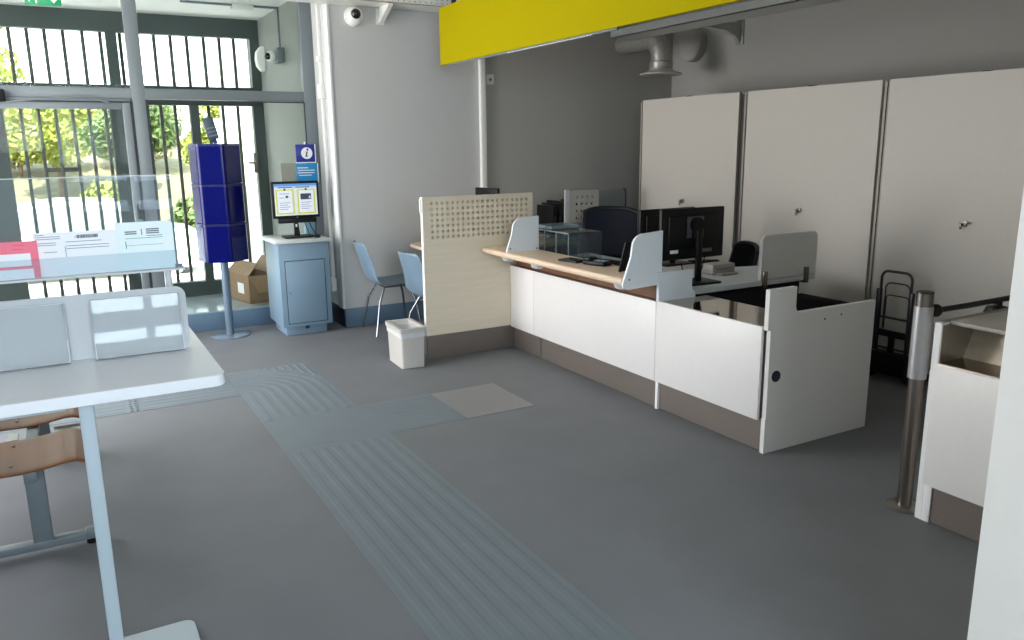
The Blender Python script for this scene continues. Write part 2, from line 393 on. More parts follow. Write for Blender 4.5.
# white car
t = thing('parked_car', 'white car parked outside beyond the entrance door bars', 'car', (.3, 15.4, GZ - .12))
cx, cz = .3, GZ - .12
prof = [(-2.0, .28), (-2.05, .62), (-1.95, .86), (-1.55, .92), (-1.0, 1.34), (-.3, 1.42), (.55, 1.38), (1.15, .95), (1.75, .84), (2.0, .66), (2.02, .30), (1.7, .22), (-1.7, .22)]
build('body', MB().prism([(cx + a, cz + b) for a, b in prof], 1, 14.6, 16.2), M_car, t, bevel=.05)
mb = MB()
mb.prism([(cx + a, cz + b) for a, b in ((-1.40, .93), (-.95, 1.28), (-.3, 1.35), (-.3, .93))], 1, 14.585, 14.62)
mb.prism([(cx + a, cz + b) for a, b in ((-.22, .93), (-.22, 1.35), (.5, 1.31), (1.0, .95))], 1, 14.585, 14.62)
build('window', mb, M_carwin, t)
for x in (-1.3, 1.3):
    for y in (14.62, 16.0):
        wh = build('wheel', MB().cyl((cx + x, y, cz + .31), (cx + x, y + .2, cz + .31), .31, n=28), M_tyre, t, bevel=.02)
        build('hub_cap', MB().cyl((cx + x, y - .012, cz + .31), (cx + x, y + .05, cz + .31), .19, n=20), M_steel, wh)

# ------------------------------------------------------------------ vestibule fittings
t = thing('exit_sign', 'green illuminated exit sign hanging from the vestibule ceiling', 'sign', (.085, 8.0, 2.775))
build('sign_panel', MB().box((-.05, 7.985, 2.777), (.215, 8.015, 2.91), .004), M_exit, t)
mb = MB()   # arrow pointing down, running figure
ax = .16
mb.prism([(ax - .012, 2.89), (ax + .012, 2.89), (ax + .012, 2.835), (ax + .034, 2.835), (ax, 2.795), (ax - .034, 2.835), (ax - .012, 2.835)], 1, 7.980, 7.984)
build('arrow', mb, M_exitw, t)
mb = MB(); mx = .02
mb.cyl((mx, 7.984, 2.888), (mx, 7.980, 2.888), .011, n=14)
for a, b, c, e in ((-.008, 2.872, -.012, 2.838), (-.012, 2.84, -.032, 2.822), (-.032, 2.822, -.05 + .012, 2.80), (-.008, 2.84, .016, 2.82), (.016, 2.82, .012, 2.79), (-.004, 2.868, .024, 2.856), (-.01, 2.868, -.03, 2.85)):
    dx, dz = c - a, e - b; L = math.hypot(dx, dz); nx, nz = -dz / L * .006, dx / L * .006
    mb.prism([(mx + a + nx, b + nz), (mx + c + nx, e + nz), (mx + c - nx, e - nz), (mx + a - nx, b - nz)], 1, 7.980, 7.984)
build('pictogram', mb, M_exitw, t)
for xa in (0, .17): build('hanger', MB().cyl((xa, 8, 2.91), (xa, 8, 2.95), .006), M_plast, t)
tag(build('emergency_light', MB().box((1.66, 8.3, 2.905), (1.86, 8.42, 2.952), .015), M_plast), 'small white light fitting on the vestibule ceiling above the cameras', 'light fitting')
t = thing('entrance_camera', 'dome camera on grey box on the vestibule side wall', 'camera', (2.1, 8.3, 2.49))
build('mount_box', MB().box((2.03, 8.2, 2.42), (2.1, 8.4, 2.56), .008), M_alu, t)
build('dome', MB().sph((1.99, 8.3, 2.48), .055), M_plast, t)
build('lens', MB().sph((1.955, 8.28, 2.478), .034), M_blackgl, t)
tag(build('wall_sensor', MB().prism([(2.1, 2.40), (2.1, 2.66), (2.06, 2.655), (2.02, 2.60), (2.01, 2.53), (2.02, 2.46), (2.06, 2.405)], 1, 9.02, 9.14), M_plast, bevel=.008), 'white curved sensor on the vestibule wall beside the dark window frame', 'sensor')
tag(build('ceiling_conduit', MB().box((2.085, 8.33, 2.565), (2.1, 8.36, 2.95)).box((1.2, 8.33, 2.932), (2.1, 8.36, 2.95)), M_alu), 'thin grey cable pipe along vestibule ceiling down to dome camera', 'pipe')

t = thing('cardboard_box', 'open brown cardboard box on the floor behind the glass', 'box', (1.63, 8.47, .004), radians(12))
H = .29
mb = MB(); L_, W_ = .56, .30
for a, b in (((0, 0), (W_, .006)), ((0, L_ - .006), (W_, L_)), ((0, 0), (.006, L_)), ((W_ - .006, 0), (W_, L_))):
    mb.box((a[0], a[1], 0), (b[0], b[1], H))
mb.box((0, 0, 0), (W_, L_, .008))
build('box_body', mb, M_board, t, local=True, smooth=False)
def flap(p0, p1, p2, p3):
    mb = MB(); a = [Vector(p) for p in (p0, p1, p2, p3)]
    n = (a[1] - a[0]).cross(a[3] - a[0]).normalized() * .005
    A = [mb.bm.verts.new(p) for p in a]; B = [mb.bm.verts.new(p + n) for p in a]
    mb.bm.faces.new(A); mb.bm.faces.new(B[::-1])
    for i in range(4): mb.bm.faces.new((A[i], B[i], B[(i + 1) % 4], A[(i + 1) % 4]))
    return mb
build('flap', flap((0, L_, H), (0, 0, H), (.12, .02, H + .12), (.12, L_ - .02, H + .12)), M_board, t, local=True, smooth=False)
build('flap', flap((0, 0, H), (W_, 0, H), (W_ + .02, -.10, H - .16), (.06, -.10, H - .17)), M_board, t, local=True, smooth=False)
build('flap', flap((W_, 0, H), (W_, L_, H), (W_ + .1, L_ - .02, H + .14), (W_ + .1, .02, H + .14)), M_board, t, local=True, smooth=False)
build('shipping_label', MB().box((-.002, .14, .09), (0.0, .29, .20)), M_paper, t, local=True)

# ------------------------------------------------------------------ wall fittings in the room
tag(build('corner_trunking', MB().box((3.545, YE - .045, .17), (3.60, YE, 2.76), .004), M_white), 'white vertical cable duct running up the end wall behind the pierced panel', 'cable duct')
t = thing('wall_switch', 'small white switch on the dark wall right of the cable duct', 'switch', (3.66, YE, 2.2))
build('plate', MB().box((3.625, YE - .02, 2.16), (3.70, YE, 2.25), .004), M_plast, t)
build('button', MB().box((3.648, YE - .026, 2.19), (3.675, YE - .02, 2.215), .003), M_steeldk, t)
t = thing('pillar_trunking', 'thin white cable duct with junction boxes on pillar side', 'cable duct', (2.15, 7.15, .3))
build('channel', MB().box((2.122, 7.13, .42), (2.15, 7.165, ZC), .003), M_plast, t)
for z0, z1, wd, nm in ((2.02, 2.14, .05, 'junction_box'), (2.33, 2.38, .03, 'junction_box'), (.30, .42, .05, 'outlet_box')):
    build(nm, MB().box((2.105, 7.148 - wd, z0), (2.15, 7.148 + wd, z1), .004), M_plast, t)
tag(build('pillar_corner_trunking', MB().box((2.128, 6.87, .17), (2.15, 6.99, ZC), .003), mat('grey_white_plastic', (208, 210, 210), .45)), 'wide pale grey cable duct on the corner of the grey pillar', 'cable duct')
t = thing('cable_tray', 'white perforated cable tray high on the light grey wall', 'cable tray', (2.7, YE, 2.75))
mb = MB()
mb.box((1.55, YE - .30, 2.765), (3.9, YE, 2.770)); mb.box((1.55, YE - .30, 2.765), (3.9, YE - .296, 2.84)); mb.box((1.55, YE - .006, 2.765), (3.9, YE - .002, 2.84))
build('trough', mb, M_plast, t, smooth=False)
mb = MB()
for i in range(46):
    for j in range(2):
        x = 1.6 + i * .05; mb.box((x, YE - .2985 - .0035, 2.785 + j * .028), (x + .014, YE - .2985, 2.791 + j * .028))
build('slots', mb, M_ink, t, smooth=False)
for x in (2.60,):
    build('bracket', MB().prism([(YE, 2.64), (YE, 2.765), (YE - .27, 2.765), (YE - .27, 2.752), (YE - .04, 2.64)], 0, x - .02, x + .02).box((x - .035, YE - .012, 2.63), (x + .035, YE, 2.765)), M_plast, t)
t = thing('dome_camera', 'white dome camera with black eye under the perforated tray', 'camera', (2.36, YE, 2.70))
build('housing', MB().sph((2.36, YE - .05, 2.675), .075, scale=(1, .75, 1)).cyl((2.36, YE, 2.68), (2.36, YE - .03, 2.68), .08), M_plast, t)
build('lens', MB().sph((2.355, YE - .088, 2.69), .043), M_blackgl, t)

# yellow fascia over the counter
FX = 2.90
t = thing('ceiling_fascia', 'long bright yellow hanging fascia above the counter', 'fascia', (FX + .1, 3.5, 2.25))
build('panel', MB().box((FX, .6, 2.255), (FX + .03, 6.31, 2.705), .002), M_yellow, t)
build('bottom_profile', MB().box((FX + .03, .6, 2.257), (FX + .075, 6.31, 2.275)), M_alu, t)
build('light_strip', MB().box((FX + .012, 3.9, 2.243), (FX + .03, 6.2, 2.255)), M_alu, t)
mb = MB()
for i in range(30): mb.box((FX + .006, 4.15 + i * .035, 2.241), (FX + .024, 4.168 + i * .035, 2.245))
build('light_diodes', mb, M_edge, t, smooth=False)
for y in (6.12, 3.0): build('hanging_rod', MB().cyl((FX + .045, y, 2.275), (FX + .045, y, ZC), .02), M_black, t)
build('back_panel', MB().box((FX + .06, .6, 2.275), (FX + .075, 6.31, 2.70)), M_white, t)

t = thing('lighting_track', 'grey metal tray hanging below and behind the yellow fascia', 'cable tray', (3.8, 3.6, 2.35))
mb = MB(); mb.box((3.56, 1.2, 2.335), (3.78, 4.84, 2.34)); mb.box((3.56, 1.2, 2.335), (3.565, 4.84, 2.39)); mb.box((3.775, 1.2, 2.335), (3.78, 4.84, 2.39))
build('trough', mb, mat('pale_grey_tray', (150, 152, 150), .45, metal=.2), t, smooth=False)
pl = [(3.78, 2.335), (3.78, 2.375), (4.10, 2.375), (4.10, 2.24), (4.085, 2.24), (4.04, 2.29), (3.95, 2.322)]
build('bracket', MB().prism(pl, 1, 4.10, 4.13).box((4.085, 4.08, 2.24), (4.10, 4.15, 2.40)), mat('pale_grey_tray', (150, 152, 150), .45, metal=.2), t)
build('hanging_post', MB().box((4.085, 4.10, 2.38), (4.10, 4.13, ZC)), mat('pale_grey_tray', (150, 152, 150), .45, metal=.2), t)
build('hanging_post', MB().cyl((3.67, 1.6, 2.34), (3.67, 1.6, ZC), .008), mat('pale_grey_tray', (150, 152, 150), .45, metal=.2), t)

t = thing('ventilation_duct', 'shiny metal duct elbow with flared outlet above the cabinets', 'duct', (5.2, 6.35, 2.3))
build('duct_pipe', MB().cyl((5.2, YE, 2.58), (5.2, 6.42, 2.58), .085, n=32), M_galv, t)
pts = [(5.2, 6.44, 2.58)] + [(5.2, 6.42 - .17 * sin(a), 2.41 + .17 * cos(a)) for a in [i * pi / 16 for i in range(9)]] + [(5.2, 6.25, 2.33)]
build('elbow', MB().tube(pts, .098, 28), M_galv, t)
mb = MB()
for a in (0.02, .5, 1.0, 1.5):
    c = Vector((5.2, 6.42 - .17 * sin(a), 2.41 + .17 * cos(a))); tv = Vector((0, -cos(a), -sin(a))); mb.cyl(c - tv * .006, c + tv * .006, .102, n=28)
build('seam', mb, M_galv, t)
build('collar', MB().lathe([(.1, 2.30), (.112, 2.315), (.112, 2.36), (.1, 2.375)], (5.2, 6.25, 0)), M_galv, t)
build('flare', MB().lathe([(.10, 2.31), (.115, 2.29), (.15, 2.272), (.20, 2.258), (.205, 2.245), (.19, 2.24), (.10, 2.24)], (5.2, 6.25, 0)), mat('pale_zinc', (206, 204, 196), .35, metal=.3), t)
t = thing('duct_stub', 'grey round capped duct stub on the wall behind the elbow', 'duct', (XB, 6.5, 2.58))
build('pipe', MB().cyl((XB, 6.52, 2.58), (XB - .10, 6.52, 2.58), .165, n=36), M_wdark, t, bevel=.01)

# ------------------------------------------------------------------ cabinets along the right wall
def cabinet(label, y0, y1):
    t = thing('storage_cabinet', label, 'cabinet', (5.2, (y0 + y1) / 2, 0), 0, None)
    ym = (y0 + y1) / 2
    mb = MB().box((4.96, y0 - .03, .06), (5.5, y1 + .03, 1.985)); mb.box((5.0, y0, 0), (5.48, y1, .06))
    build('body', mb, M_cabfr, t, smooth=False)
    build('edge_strip', MB().box((4.955, y1 + .01, .06), (4.965, y1 + .03, 1.985)), M_cabstrip, t)
    build('edge_strip', MB().box((4.945, y1 + .032, .06), (4.96, y1 + .05, 1.985)), M_cabstrip, t)
    for a, b in ((y0, ym - .0001), (ym + .0001, y1)):
        dd = build('door', MB().box((4.93, a, .07), (4.957, b, 2.0)), M_cab, t, smooth=False)
        if a == y0:
            k = MB().box((4.917, ym + .005, 1.07), (4.93, ym + .035, 1.105), .003).box((4.90, ym - .012, 1.088), (4.917, ym + .04, 1.099), .003).box((4.902, ym + .03, 1.05), (4.914, ym + .04, 1.092), .002)
            build('handle', k, M_steeldk, dd)
    build('hinge_cap', MB().box((4.935, ym - .02, 2.0), (4.99, ym + .02, 2.006)), M_black, t)
cabinet('off-white double-door cabinet behind the counter monitors, nearest the corner duct', 4.93, 6.17)
cabinet('off-white double-door cabinet behind the small grey screen', 3.62, 4.835)
cabinet('off-white double-door cabinet behind the folding trolley, nearest the white pillar', 2.30, 3.56)

# ------------------------------------------------------------------ main counter
CX = 3.05
t = thing('service_counter', 'long white service counter with bronze kick plate', 'counter', (3.3, 4.1, 0))
def front(y0, y1, z0, z1):
    return build('front_panel', MB().box((CX, y0, z0), (CX + .018, y1, z1), .0015), M_lam, t)
front(5.084, 5.432, .178, .672); front(3.652, 5.080, .178, .672); front(2.815, 3.648, .178, .678)
for y0, y1 in ((5.03, 5.43), (3.665, 5.015), (2.80, 3.635)):
    build('kick_plate', MB().box((3.08, y0, .004), (3.095, y1, .19)), M_bronze, t)
build('kick_joint', MB().box((3.078, 5.015, .002), (3.096, 5.03, .19)), M_steel, t)
# carcass set back behind fronts
build('carcass', MB().box((3.075, 3.66, .17), (3.30, 5.43, .66)).box((3.10, 3.66, .02), (3.30, 5.43, .18)).box((3.075, 2.804, .17), (3.30, 3.627, .64)).box((3.10, 2.80, .02), (3.30, 3.63, .18)), M_bronze, t, smooth=False)
build('carcass_cap', MB().box((3.055, 3.66, .664), (3.32, 5.43, .676)), M_steeldk, t)
build('riser', MB().box((3.10, 3.66, .676), (3.12, 5.42, .79)), mat('riser_wood', (120, 84, 58), .5, var=.08), t)
build('low_shelf', MB().box((3.069, 2.804, .668), (3.43, 3.627, .677)), M_polish, t, smooth=False)
build('dark_void_block', MB().box((3.43, 2.804, .55), (3.86, 3.627, .672)), M_fabric, t, smooth=False)  # solid black block standing in for the unlit void behind the shelf
def gable(y0, y1, x1, nx, zlo, ztop, th=None):
    r = .035
    poly = [(3.068, 0), (x1, 0), (x1, zlo), (nx + r, zlo)] + [(nx + r - r * sin(a), zlo + r - r * cos(a)) for a in [i * pi / 12 for i in range(1, 7)]] + \
           [(nx, ztop), (3.05, ztop), (3.05, .665), (3.072, .665), (3.072, .19), (3.068, .19)]
    return MB().prism(poly, 1, y0, y1)
gp = build('end_panel', gable(2.775, 2.803, 3.88, 3.245, .738, .876), mat('end_panel_laminate', (222, 222, 220), .5, var=.01), t, bevel=.0015)
build('cable_cap', MB().cyl((3.126, 2.7755, .416), (3.126, 2.770, .416), .030, n=28), M_navy, gp)
build('screw', MB().cyl((3.47, 2.7755, .68), (3.47, 2.772, .68), .005, n=12).cyl((3.60, 2.7755, .69), (3.60, 2.772, .69), .005, n=12), M_navy, gp)
r = .03
build('middle_gable', MB().prism([(3.066, .0), (3.20, 0), (3.20, .66), (3.34, .672), (3.34, .69)] + [(3.31 + r - r * sin(a), .715 + r - r * cos(a)) for a in [i * pi / 12 for i in range(1, 7)]] + [(3.31, .848), (3.05, .848), (3.05, .672), (3.066, .672)], 1, 3.628, 3.650), M_blade, t, bevel=.0012)
build('plinth_strip', MB().box((3.062, 3.6275, 0), (3.10, 3.6505, .19), .001), M_edge, t)

# wooden upper top, its pale blue end screens and brackets
w = thing('counter_top', 'light wood raised counter top overhanging the white fronts', 'counter top', (2.95, 4.5, .79))
poly = [(2.80 + .012, .79), (3.10, .79), (3.10, .832)] + arc((2.818, .814), .018, pi / 2, pi, 5) + arc((2.818, .808), .018, pi, 1.4 * pi, 4)
build('slab', MB().prism(poly, 1, 3.669, 5.428), M_wood, w)
for y in (5.20, 4.78, 3.80):
    b = MB().lathe([(.0, .74), (.028, .742), (.045, .752), (.052, .77), (.052, .79), (0, .79)], (2.91, y, 0), 24)
    build('foot', b, mat('frosted_puck', (196, 204, 208), .3), w)
# blade screens as things with a screw part each
for lab, y, zt in (('pale blue rounded side screen at the far end of the wooden counter top', 5.07, 1.082), ('pale blue rounded side screen at the near end of the wooden counter top', 3.660, 1.092)):
    s = thing('side_screen', lab, 'screen', (2.95, y, .79))
    zb = .8325 if y > 4.5 else .800
    poly = [(2.80 if y < 4.5 else 2.812, zb), (2.858, .955)] + [(2.945 + .08 * cos(a), zt - .085 + .08 * sin(a)) for a in [radians(160 - i * 10) for i in range(8)]] + [(3.09, zt + .004), (3.09, zb if y > 4.5 else .775), (2.835 if y > 4.5 else 2.84, .800 if y > 4.5 else .765), (2.806, .800 if y > 4.5 else .778)]
    if y > 4.5: poly = poly[:-1]
    yy = (y - .008, y + .008)
    build('panel', MB().prism(poly, 1, yy[0], yy[1]), M_blade, s, bevel=.0015)
    build('screw', MB().cyl((2.845, yy[0] - .003, zb + .025), (2.845, yy[0] + .002, zb + .025), .006, n=12).cyl((3.07, yy[0] - .003, .845), (3.07, yy[0] + .002, .845), .006, n=12), M_steeldk, s)

# perforated maple end panel: a real sheet with round holes
def holed_sheet(x0, x1, z0, z1, y0, y1, xs, zs, rad, seg=12):
    """flat sheet in XZ, thickness y0..y1, round through holes on the grid xs x zs"""
    bm = bmesh.new()
    def edges(c, a, b): return [a] + [(c[i] + c[i + 1]) / 2 for i in range(len(c) - 1)] + [b]
    ex = edges(xs, x0, x1); ez = edges(zs, z0, z1)
    cache = {}
    def V(x, y, z):
        k = (round(x, 5), round(y, 5), round(z, 5))
        if k not in cache: cache[k] = bm.verts.new((x, y, z))
        return cache[k]
    for i, cx in enumerate(xs):
        for j, cz in enumerate(zs):
            a, b, c, d = ex[i], ex[i + 1], ez[j], ez[j + 1]
            ring = []; outer = []
            for k in range(seg):
                t = 2 * pi * (k + .5) / seg; dx, dz = cos(t), sin(t)
                ring.append((cx + rad * dx, cz + rad * dz))
            # outer path split at the square's corners and mid sides
            for k in range(seg):
                t = 2 * pi * (k + .5) / seg; dx, dz = cos(t), sin(t); m = max(abs(dx), abs(dz))
                ux, uz = dx / m, dz / m
                outer.append((cx + ux * ((b - cx) if ux > 0 else (cx - a)), cz + uz * ((d - cz) if uz > 0 else (cz - c))))
            for y in (y0, y1):
                for k in range(seg):
                    k2 = (k + 1) % seg
                    o1, o2 = outer[k], outer[k2]
                    f = [V(ring[k][0], y, ring[k][1]), V(o1[0], y, o1[1])]
                    if abs(o1[0] - o2[0]) > 1e-6 and abs(o1[1] - o2[1]) > 1e-6:   # a corner lies between
                        qx = b if max(o1[0], o2[0]) > cx + 1e-6 and abs(max(o1[0], o2[0]) - b) < 1e-6 else a
                        qz = d if abs(max(o1[1], o2[1]) - d) < 1e-6 else c
                        f.append(V(qx, y, qz))
                    f += [V(o2[0], y, o2[1]), V(ring[k2][0], y, ring[k2][1])]
                    bm.faces.new(f)
            for k in range(seg):
                k2 = (k + 1) % seg
                bm.faces.new((V(ring[k][0], y0, ring[k][1]), V(ring[k2][0], y0, ring[k2][1]), V(ring[k2][0], y1, ring[k2][1]), V(ring[k][0], y1, ring[k][1])))
    mb = MB(); mb.bm.free(); mb.bm = bm
    for (p, q) in (((x0, z0), (x0, z1)), ((x0, z1), (x1, z1)), ((x1, z1), (x1, z0))):
        mb.quad((p[0], y0, p[1]), (q[0], y0, q[1]), (q[0], y1, q[1]), (p[0], y1, p[1]))
    return mb
t = thing('pierced_partition', 'pale maple partition panel with rows of round holes at counter end', 'partition', (2.8, 5.45, 0))
hx = [2.392 + i * (3.202 - 2.392) / 19 for i in range(20)]; hz_ = [.934 + j * (1.185 - .934) / 6 for j in range(7)]
mb = holed_sheet(2.322, 3.262, .905, 1.232, 5.436, 5.476, hx, hz_, .0132, 16)
mb.box((2.322, 5.436, .188), (3.262, 5.476, .905))
build('pierced_board', mb, M_maple, t, smooth=False)
build('edge_trim', MB().box((2.318, 5.437, .188), (2.322, 5.475, 1.234)), M_white, t)
build('kick_plate', MB().box((2.325, 5.44, .004), (3.09, 5.455, .188)), M_bronze, t)
build('hinge', MB().box((2.306, 5.45, 1.12), (2.32, 5.47, 1.22), .004), M_white, t)

# desk behind the partition, light wood
t = thing('interview_desk', 'light wood desk behind the pierced partition, its tip peeking out', 'desk', (3.2, 6.2, 0))
build('desk_top', MB().prism(rrect(2.70, 5.98, 4.0, 6.76, .16, '1001', 8), 2, .715, .742), M_wood, t, bevel=.003)
for x, y in ((3.05, 6.1), (3.05, 6.65), (3.75, 6.1), (3.75, 6.65)):
    build('leg', MB().cyl((x, y, 0), (x, y, .715), .025), M_alu, t)
def monitor(label, loc, rz, w, h, zc, m=M_black, screen=None):
    """local: screen faces -y... back towards +y; base on loc"""
    t = thing('computer_monitor', label, 'monitor', loc, rz)
    build('housing', MB().box((-w / 2, 0, zc - h / 2), (w / 2, .028, zc + h / 2), .006).box((-w / 2 + .05, .028, zc - h * .3), (w / 2 - .05, .045, zc + h * .36), .012), m, t, local=True)
    build('screen', MB().box((-w / 2 + .015, -.002, zc - h / 2 + .018), (w / 2 - .015, 0, zc + h / 2 - .015)), screen or M_blackgl, t, local=True)
    build('stand', MB().box((-.022, .075, .012), (.022, .10, zc + .03), .006).box((-.03, .045, zc - .04), (.03, .08, zc + .045), .004), m, t, local=True)
    build('base', MB().box((-.13, -.02, 0), (.13, .17, .014), .006), m, t, local=True)
    return t
monitor('black monitor behind the pierced partition, only its top edge showing', (3.30, 6.25, .742), radians(100), .32, .30, .345)

# staff desk behind the counter
t = thing('staff_desk', 'pale staff desk surface just behind the counter', 'desk', (3.7, 4.3, 0))
build('desk_top', MB().prism([(3.36, 3.655), (4.44, 3.655), (4.44, 4.12), (3.85, 4.30), (3.80, 4.40), (3.80, 5.40), (3.36, 5.40)], 2, .684, .718), mat('pale_blue_grey_laminate', (196, 204, 206), .45, var=.01), t, bevel=.002)
for x, y in ((3.42, 5.33), (4.36, 3.80), (3.60, 4.35)):
    build('leg', MB().box((x - .025, y - .025, 0), (x + .025, y + .025, .684)), M_cabfr, t)
build('modesty_panel', MB().box((3.44, 3.70, .10), (4.34, 3.72, .684)), M_black, t)
t = thing('desk_screen', 'small grey rounded screen clamped upright on the desk edge', 'screen', (4.1, 3.65, .718))
build('panel', MB().prism(rrect(3.93, .722, 4.45, 1.01, .04, '0011'), 1, 3.662, 3.69), M_screen_grey, t, bevel=.003)
for x in (3.955, 4.345):
    build('clamp', MB().box((x - .018, 3.642, .668), (x + .018, 3.66, .775), .003).box((x - .018, 3.642, .668), (x + .018, 3.70, .682), .002), M_steeldk, t)

mo = monitor('black flat monitor seen from behind, beside the near blue side screen', (3.525, 3.90, .718), 0, .52, .325, .315)
# turn: its back faces the camera (-y), so spin it half a turn with a small yaw
mo.rotation_euler.z = radians(180 - 1)
vs = build('vesa_plate', MB().box((-.068, .046, .29), (.068, .05, .425)), mat('charcoal_plate', (84, 84, 88), .5), mo, local=True)
build('joint_cap', MB().cyl((0, .05, .375), (0, .085, .375), .045), M_black, mo, local=True)
build('rating_label', MB().box((.12, .0285, .195), (.185, .030, .225)), M_paper, mo, local=True)
build('port_strip', MB().box((-.16, .0285, .19), (-.05, .032, .212)), M_steeldk, mo, local=True)
mo2 = monitor('black monitor mostly hidden behind the near blue side screen', (3.93, 4.62, .718), radians(182), .54, .31, .255)
tag(build('monitor_cable', MB().tube([(3.42, 3.86, .85), (3.45, 3.87, .79), (3.39, 3.86, .735), (3.48, 3.86, .722), (3.56, 3.88, .722)], .004, 8).tube([(3.62, 3.86, .88), (3.60, 3.86, .80), (3.55, 3.87, .74), (3.52, 3.9, .722)], .004, 8), M_black), 'black cables dangling below the big monitor onto the desk', 'cable')
def keyboard(name, lab, loc, rz, w, d, m):
    t = thing(name, lab, 'keyboard', loc, rz)
    build('case', MB().box((-w / 2, -d / 2, 0), (w / 2, d / 2, .018), .004), m, t, local=True)
    mb = MB()
    for j in range(5):
        for i in range(15): mb.box((-w / 2 + .012 + i * (w - .024) / 15, -d / 2 + .012 + j * (d - .024) / 5, .018), (-w / 2 + .010 + (i + .85) * (w - .024) / 15, -d / 2 + .010 + (j + .85) * (d - .024) / 5, .024))
    build('keys', mb, m, t, local=True, smooth=False); return t
t = thing('desk_printer', 'small grey box device on the desk right of the big monitor stand', 'device', (3.92, 4.05, .718))
build('case', MB().box((3.81, 3.98, .718), (4.02, 4.10, .79), .012), M_cabstrip, t)
build('slot', MB().box((3.84, 3.976, .755), (3.99, 3.982, .762)), M_ink, t)
build('tray', MB().box((3.84, 3.92, .722), (3.99, 3.98, .732), .003), M_cabstrip, t)

# card terminal, documents etc. on the wood top
t = thing('card_terminal', 'black card payment terminal lying on the wooden counter top', 'card terminal', (3.0, 4.20, .832), radians(15))
build('body', MB().box((-.05, -.10, 0), (.05, .08, .03), .012).box((-.045, .02, .025), (.045, .08, .048), .01), M_black, t, local=True)
build('screen', MB().box((-.03, .032, .0475), (.03, .065, .049)), mat('grey_lcd', (96, 104, 100), .2), t, local=True)
mb = MB()
for i in range(3):
    for j in range(4): mb.box((-.032 + i * .024, -.085 + j * .022, .029), (-.016 + i * .024, -.071 + j * .022, .034), .002)
build('keypad', mb, M_grey, t, local=True)
t = thing('signature_pad', 'flat black pad on the counter top left of the card terminal', 'pad', (2.97, 4.42, .832), radians(10))
build('body', MB().box((-.06, -.09, 0), (.06, .09, .014), .005), M_black, t, local=True)
build('screen', MB().box((-.045, -.06, .014), (.045, .07, .0148)), mat('grey_glass', (70, 74, 76), .1), t, local=True)
tag(build('terminal_cable', MB().tube([(3.0, 4.29, .85), (3.06, 4.34, .838), (3.09, 4.30, .836), (3.07, 4.22, .836), (3.09, 4.16, .836)], .004), M_black), 'curled black cable beside the card terminal', 'cable')
tag(build('black_tablet', MB().box((-.09, -.006, 0), (.09, .006, .19), .004).rot(Matrix.Translation((3.02, 3.90, .834)) @ Matrix.Rotation(radians(18), 4, 'Z') @ Matrix.Rotation(radians(14), 4, 'X')), M_black), 'thin dark tablet leaning upright beside the near blue side screen', 'tablet')
tag(build('paper_sheets', MB().box((3.40, 4.42, .719), (3.61, 4.70, .722)).box((3.42, 4.62, .722), (3.62, 4.9, .725), M=None), M_paper), 'loose white papers on the desk behind the card terminal', 'papers')

keyboard('computer_keyboard', 'black computer keyboard on the staff desk behind the wooden counter top', (3.56, 4.78, .7185), radians(-80), .42, .14, M_black)

# clear acrylic document rack on the wood top near the far blue screen
t = thing('acrylic_rack', 'clear acrylic tray rack beside the far blue side screen', 'rack', (3.3, 4.85, .718))
build('back_sheet', MB().box((3.13, 5.20, .832), (3.60, 5.205, 1.0)), M_pcard, t, smooth=False)
for i, y in enumerate((4.72, 4.88, 5.04)):
    build('divider', MB().box((3.13, y, .72), (3.42, y + .005, .98)), M_pcard, t, smooth=False)
build('shelf', MB().box((3.13, 4.72, .975), (3.42, 5.21, .981)), M_pcard, t, smooth=False)
mb = MB()
for y in (4.72, 4.88, 5.04, 5.2): mb.box((3.127, y - .001, .72), (3.132, y + .006, .982))
mb.box((3.126, 4.72, .974), (3.131, 5.21, .983))
build('polished_edge', mb, mat('rack_edge', (120, 128, 130), .3), t)
for k in range(1):
    tr = thing('letter_tray', 'flat slate-grey letter tray on top of the clear acrylic rack', 'tray', (3.28, 5.08, .984 + k * .042))
    z = .984 + k * .042
    build('base', MB().box((3.15, 4.98, z), (3.40, 5.20, z + .006), .002), mat('slate_tray', (104, 118, 126), .4), tr)
    mb = MB(); mb.box((3.15, 4.98, z), (3.156, 5.20, z + .024)); mb.box((3.394, 4.98, z), (3.40, 5.20, z + .024)); mb.box((3.15, 5.194, z), (3.40, 5.20, z + .024))
    build('rim', mb, mat('slate_tray', (104, 118, 126), .4), tr)

# row of dark folders on a low shelf at the rear
t = thing('rear_sideboard', 'dark low cabinet against the end wall under the folders', 'cabinet', (4.6, 6.6, 0))
build('body', MB().box((4.05, 6.42, .03), (5.1, 6.86, .73), .003), M_cabfr, t)
build('top', MB().box((4.03, 6.40, .73), (5.12, 6.86, .755), .003), M_cabstrip, t)
for i in range(9):
    x = 4.10 + i * .055; h = .27 + .02 * ((i * 7) % 3)
    b = thing('dark_folder', 'dark folder standing in row behind the acrylic rack', 'folder', (x, 6.5, .755), 0, 'dark folders in a row behind the acrylic rack')
    build('cover', MB().box((x, 6.45, .755), (x + .048, 6.75, .755 + h), .003), M_blackgl if i % 3 == 1 else M_black, b)
    build('spine_label', MB().box((x + .008, 6.4485, .83), (x + .040, 6.45, .93)), M_navy, b)

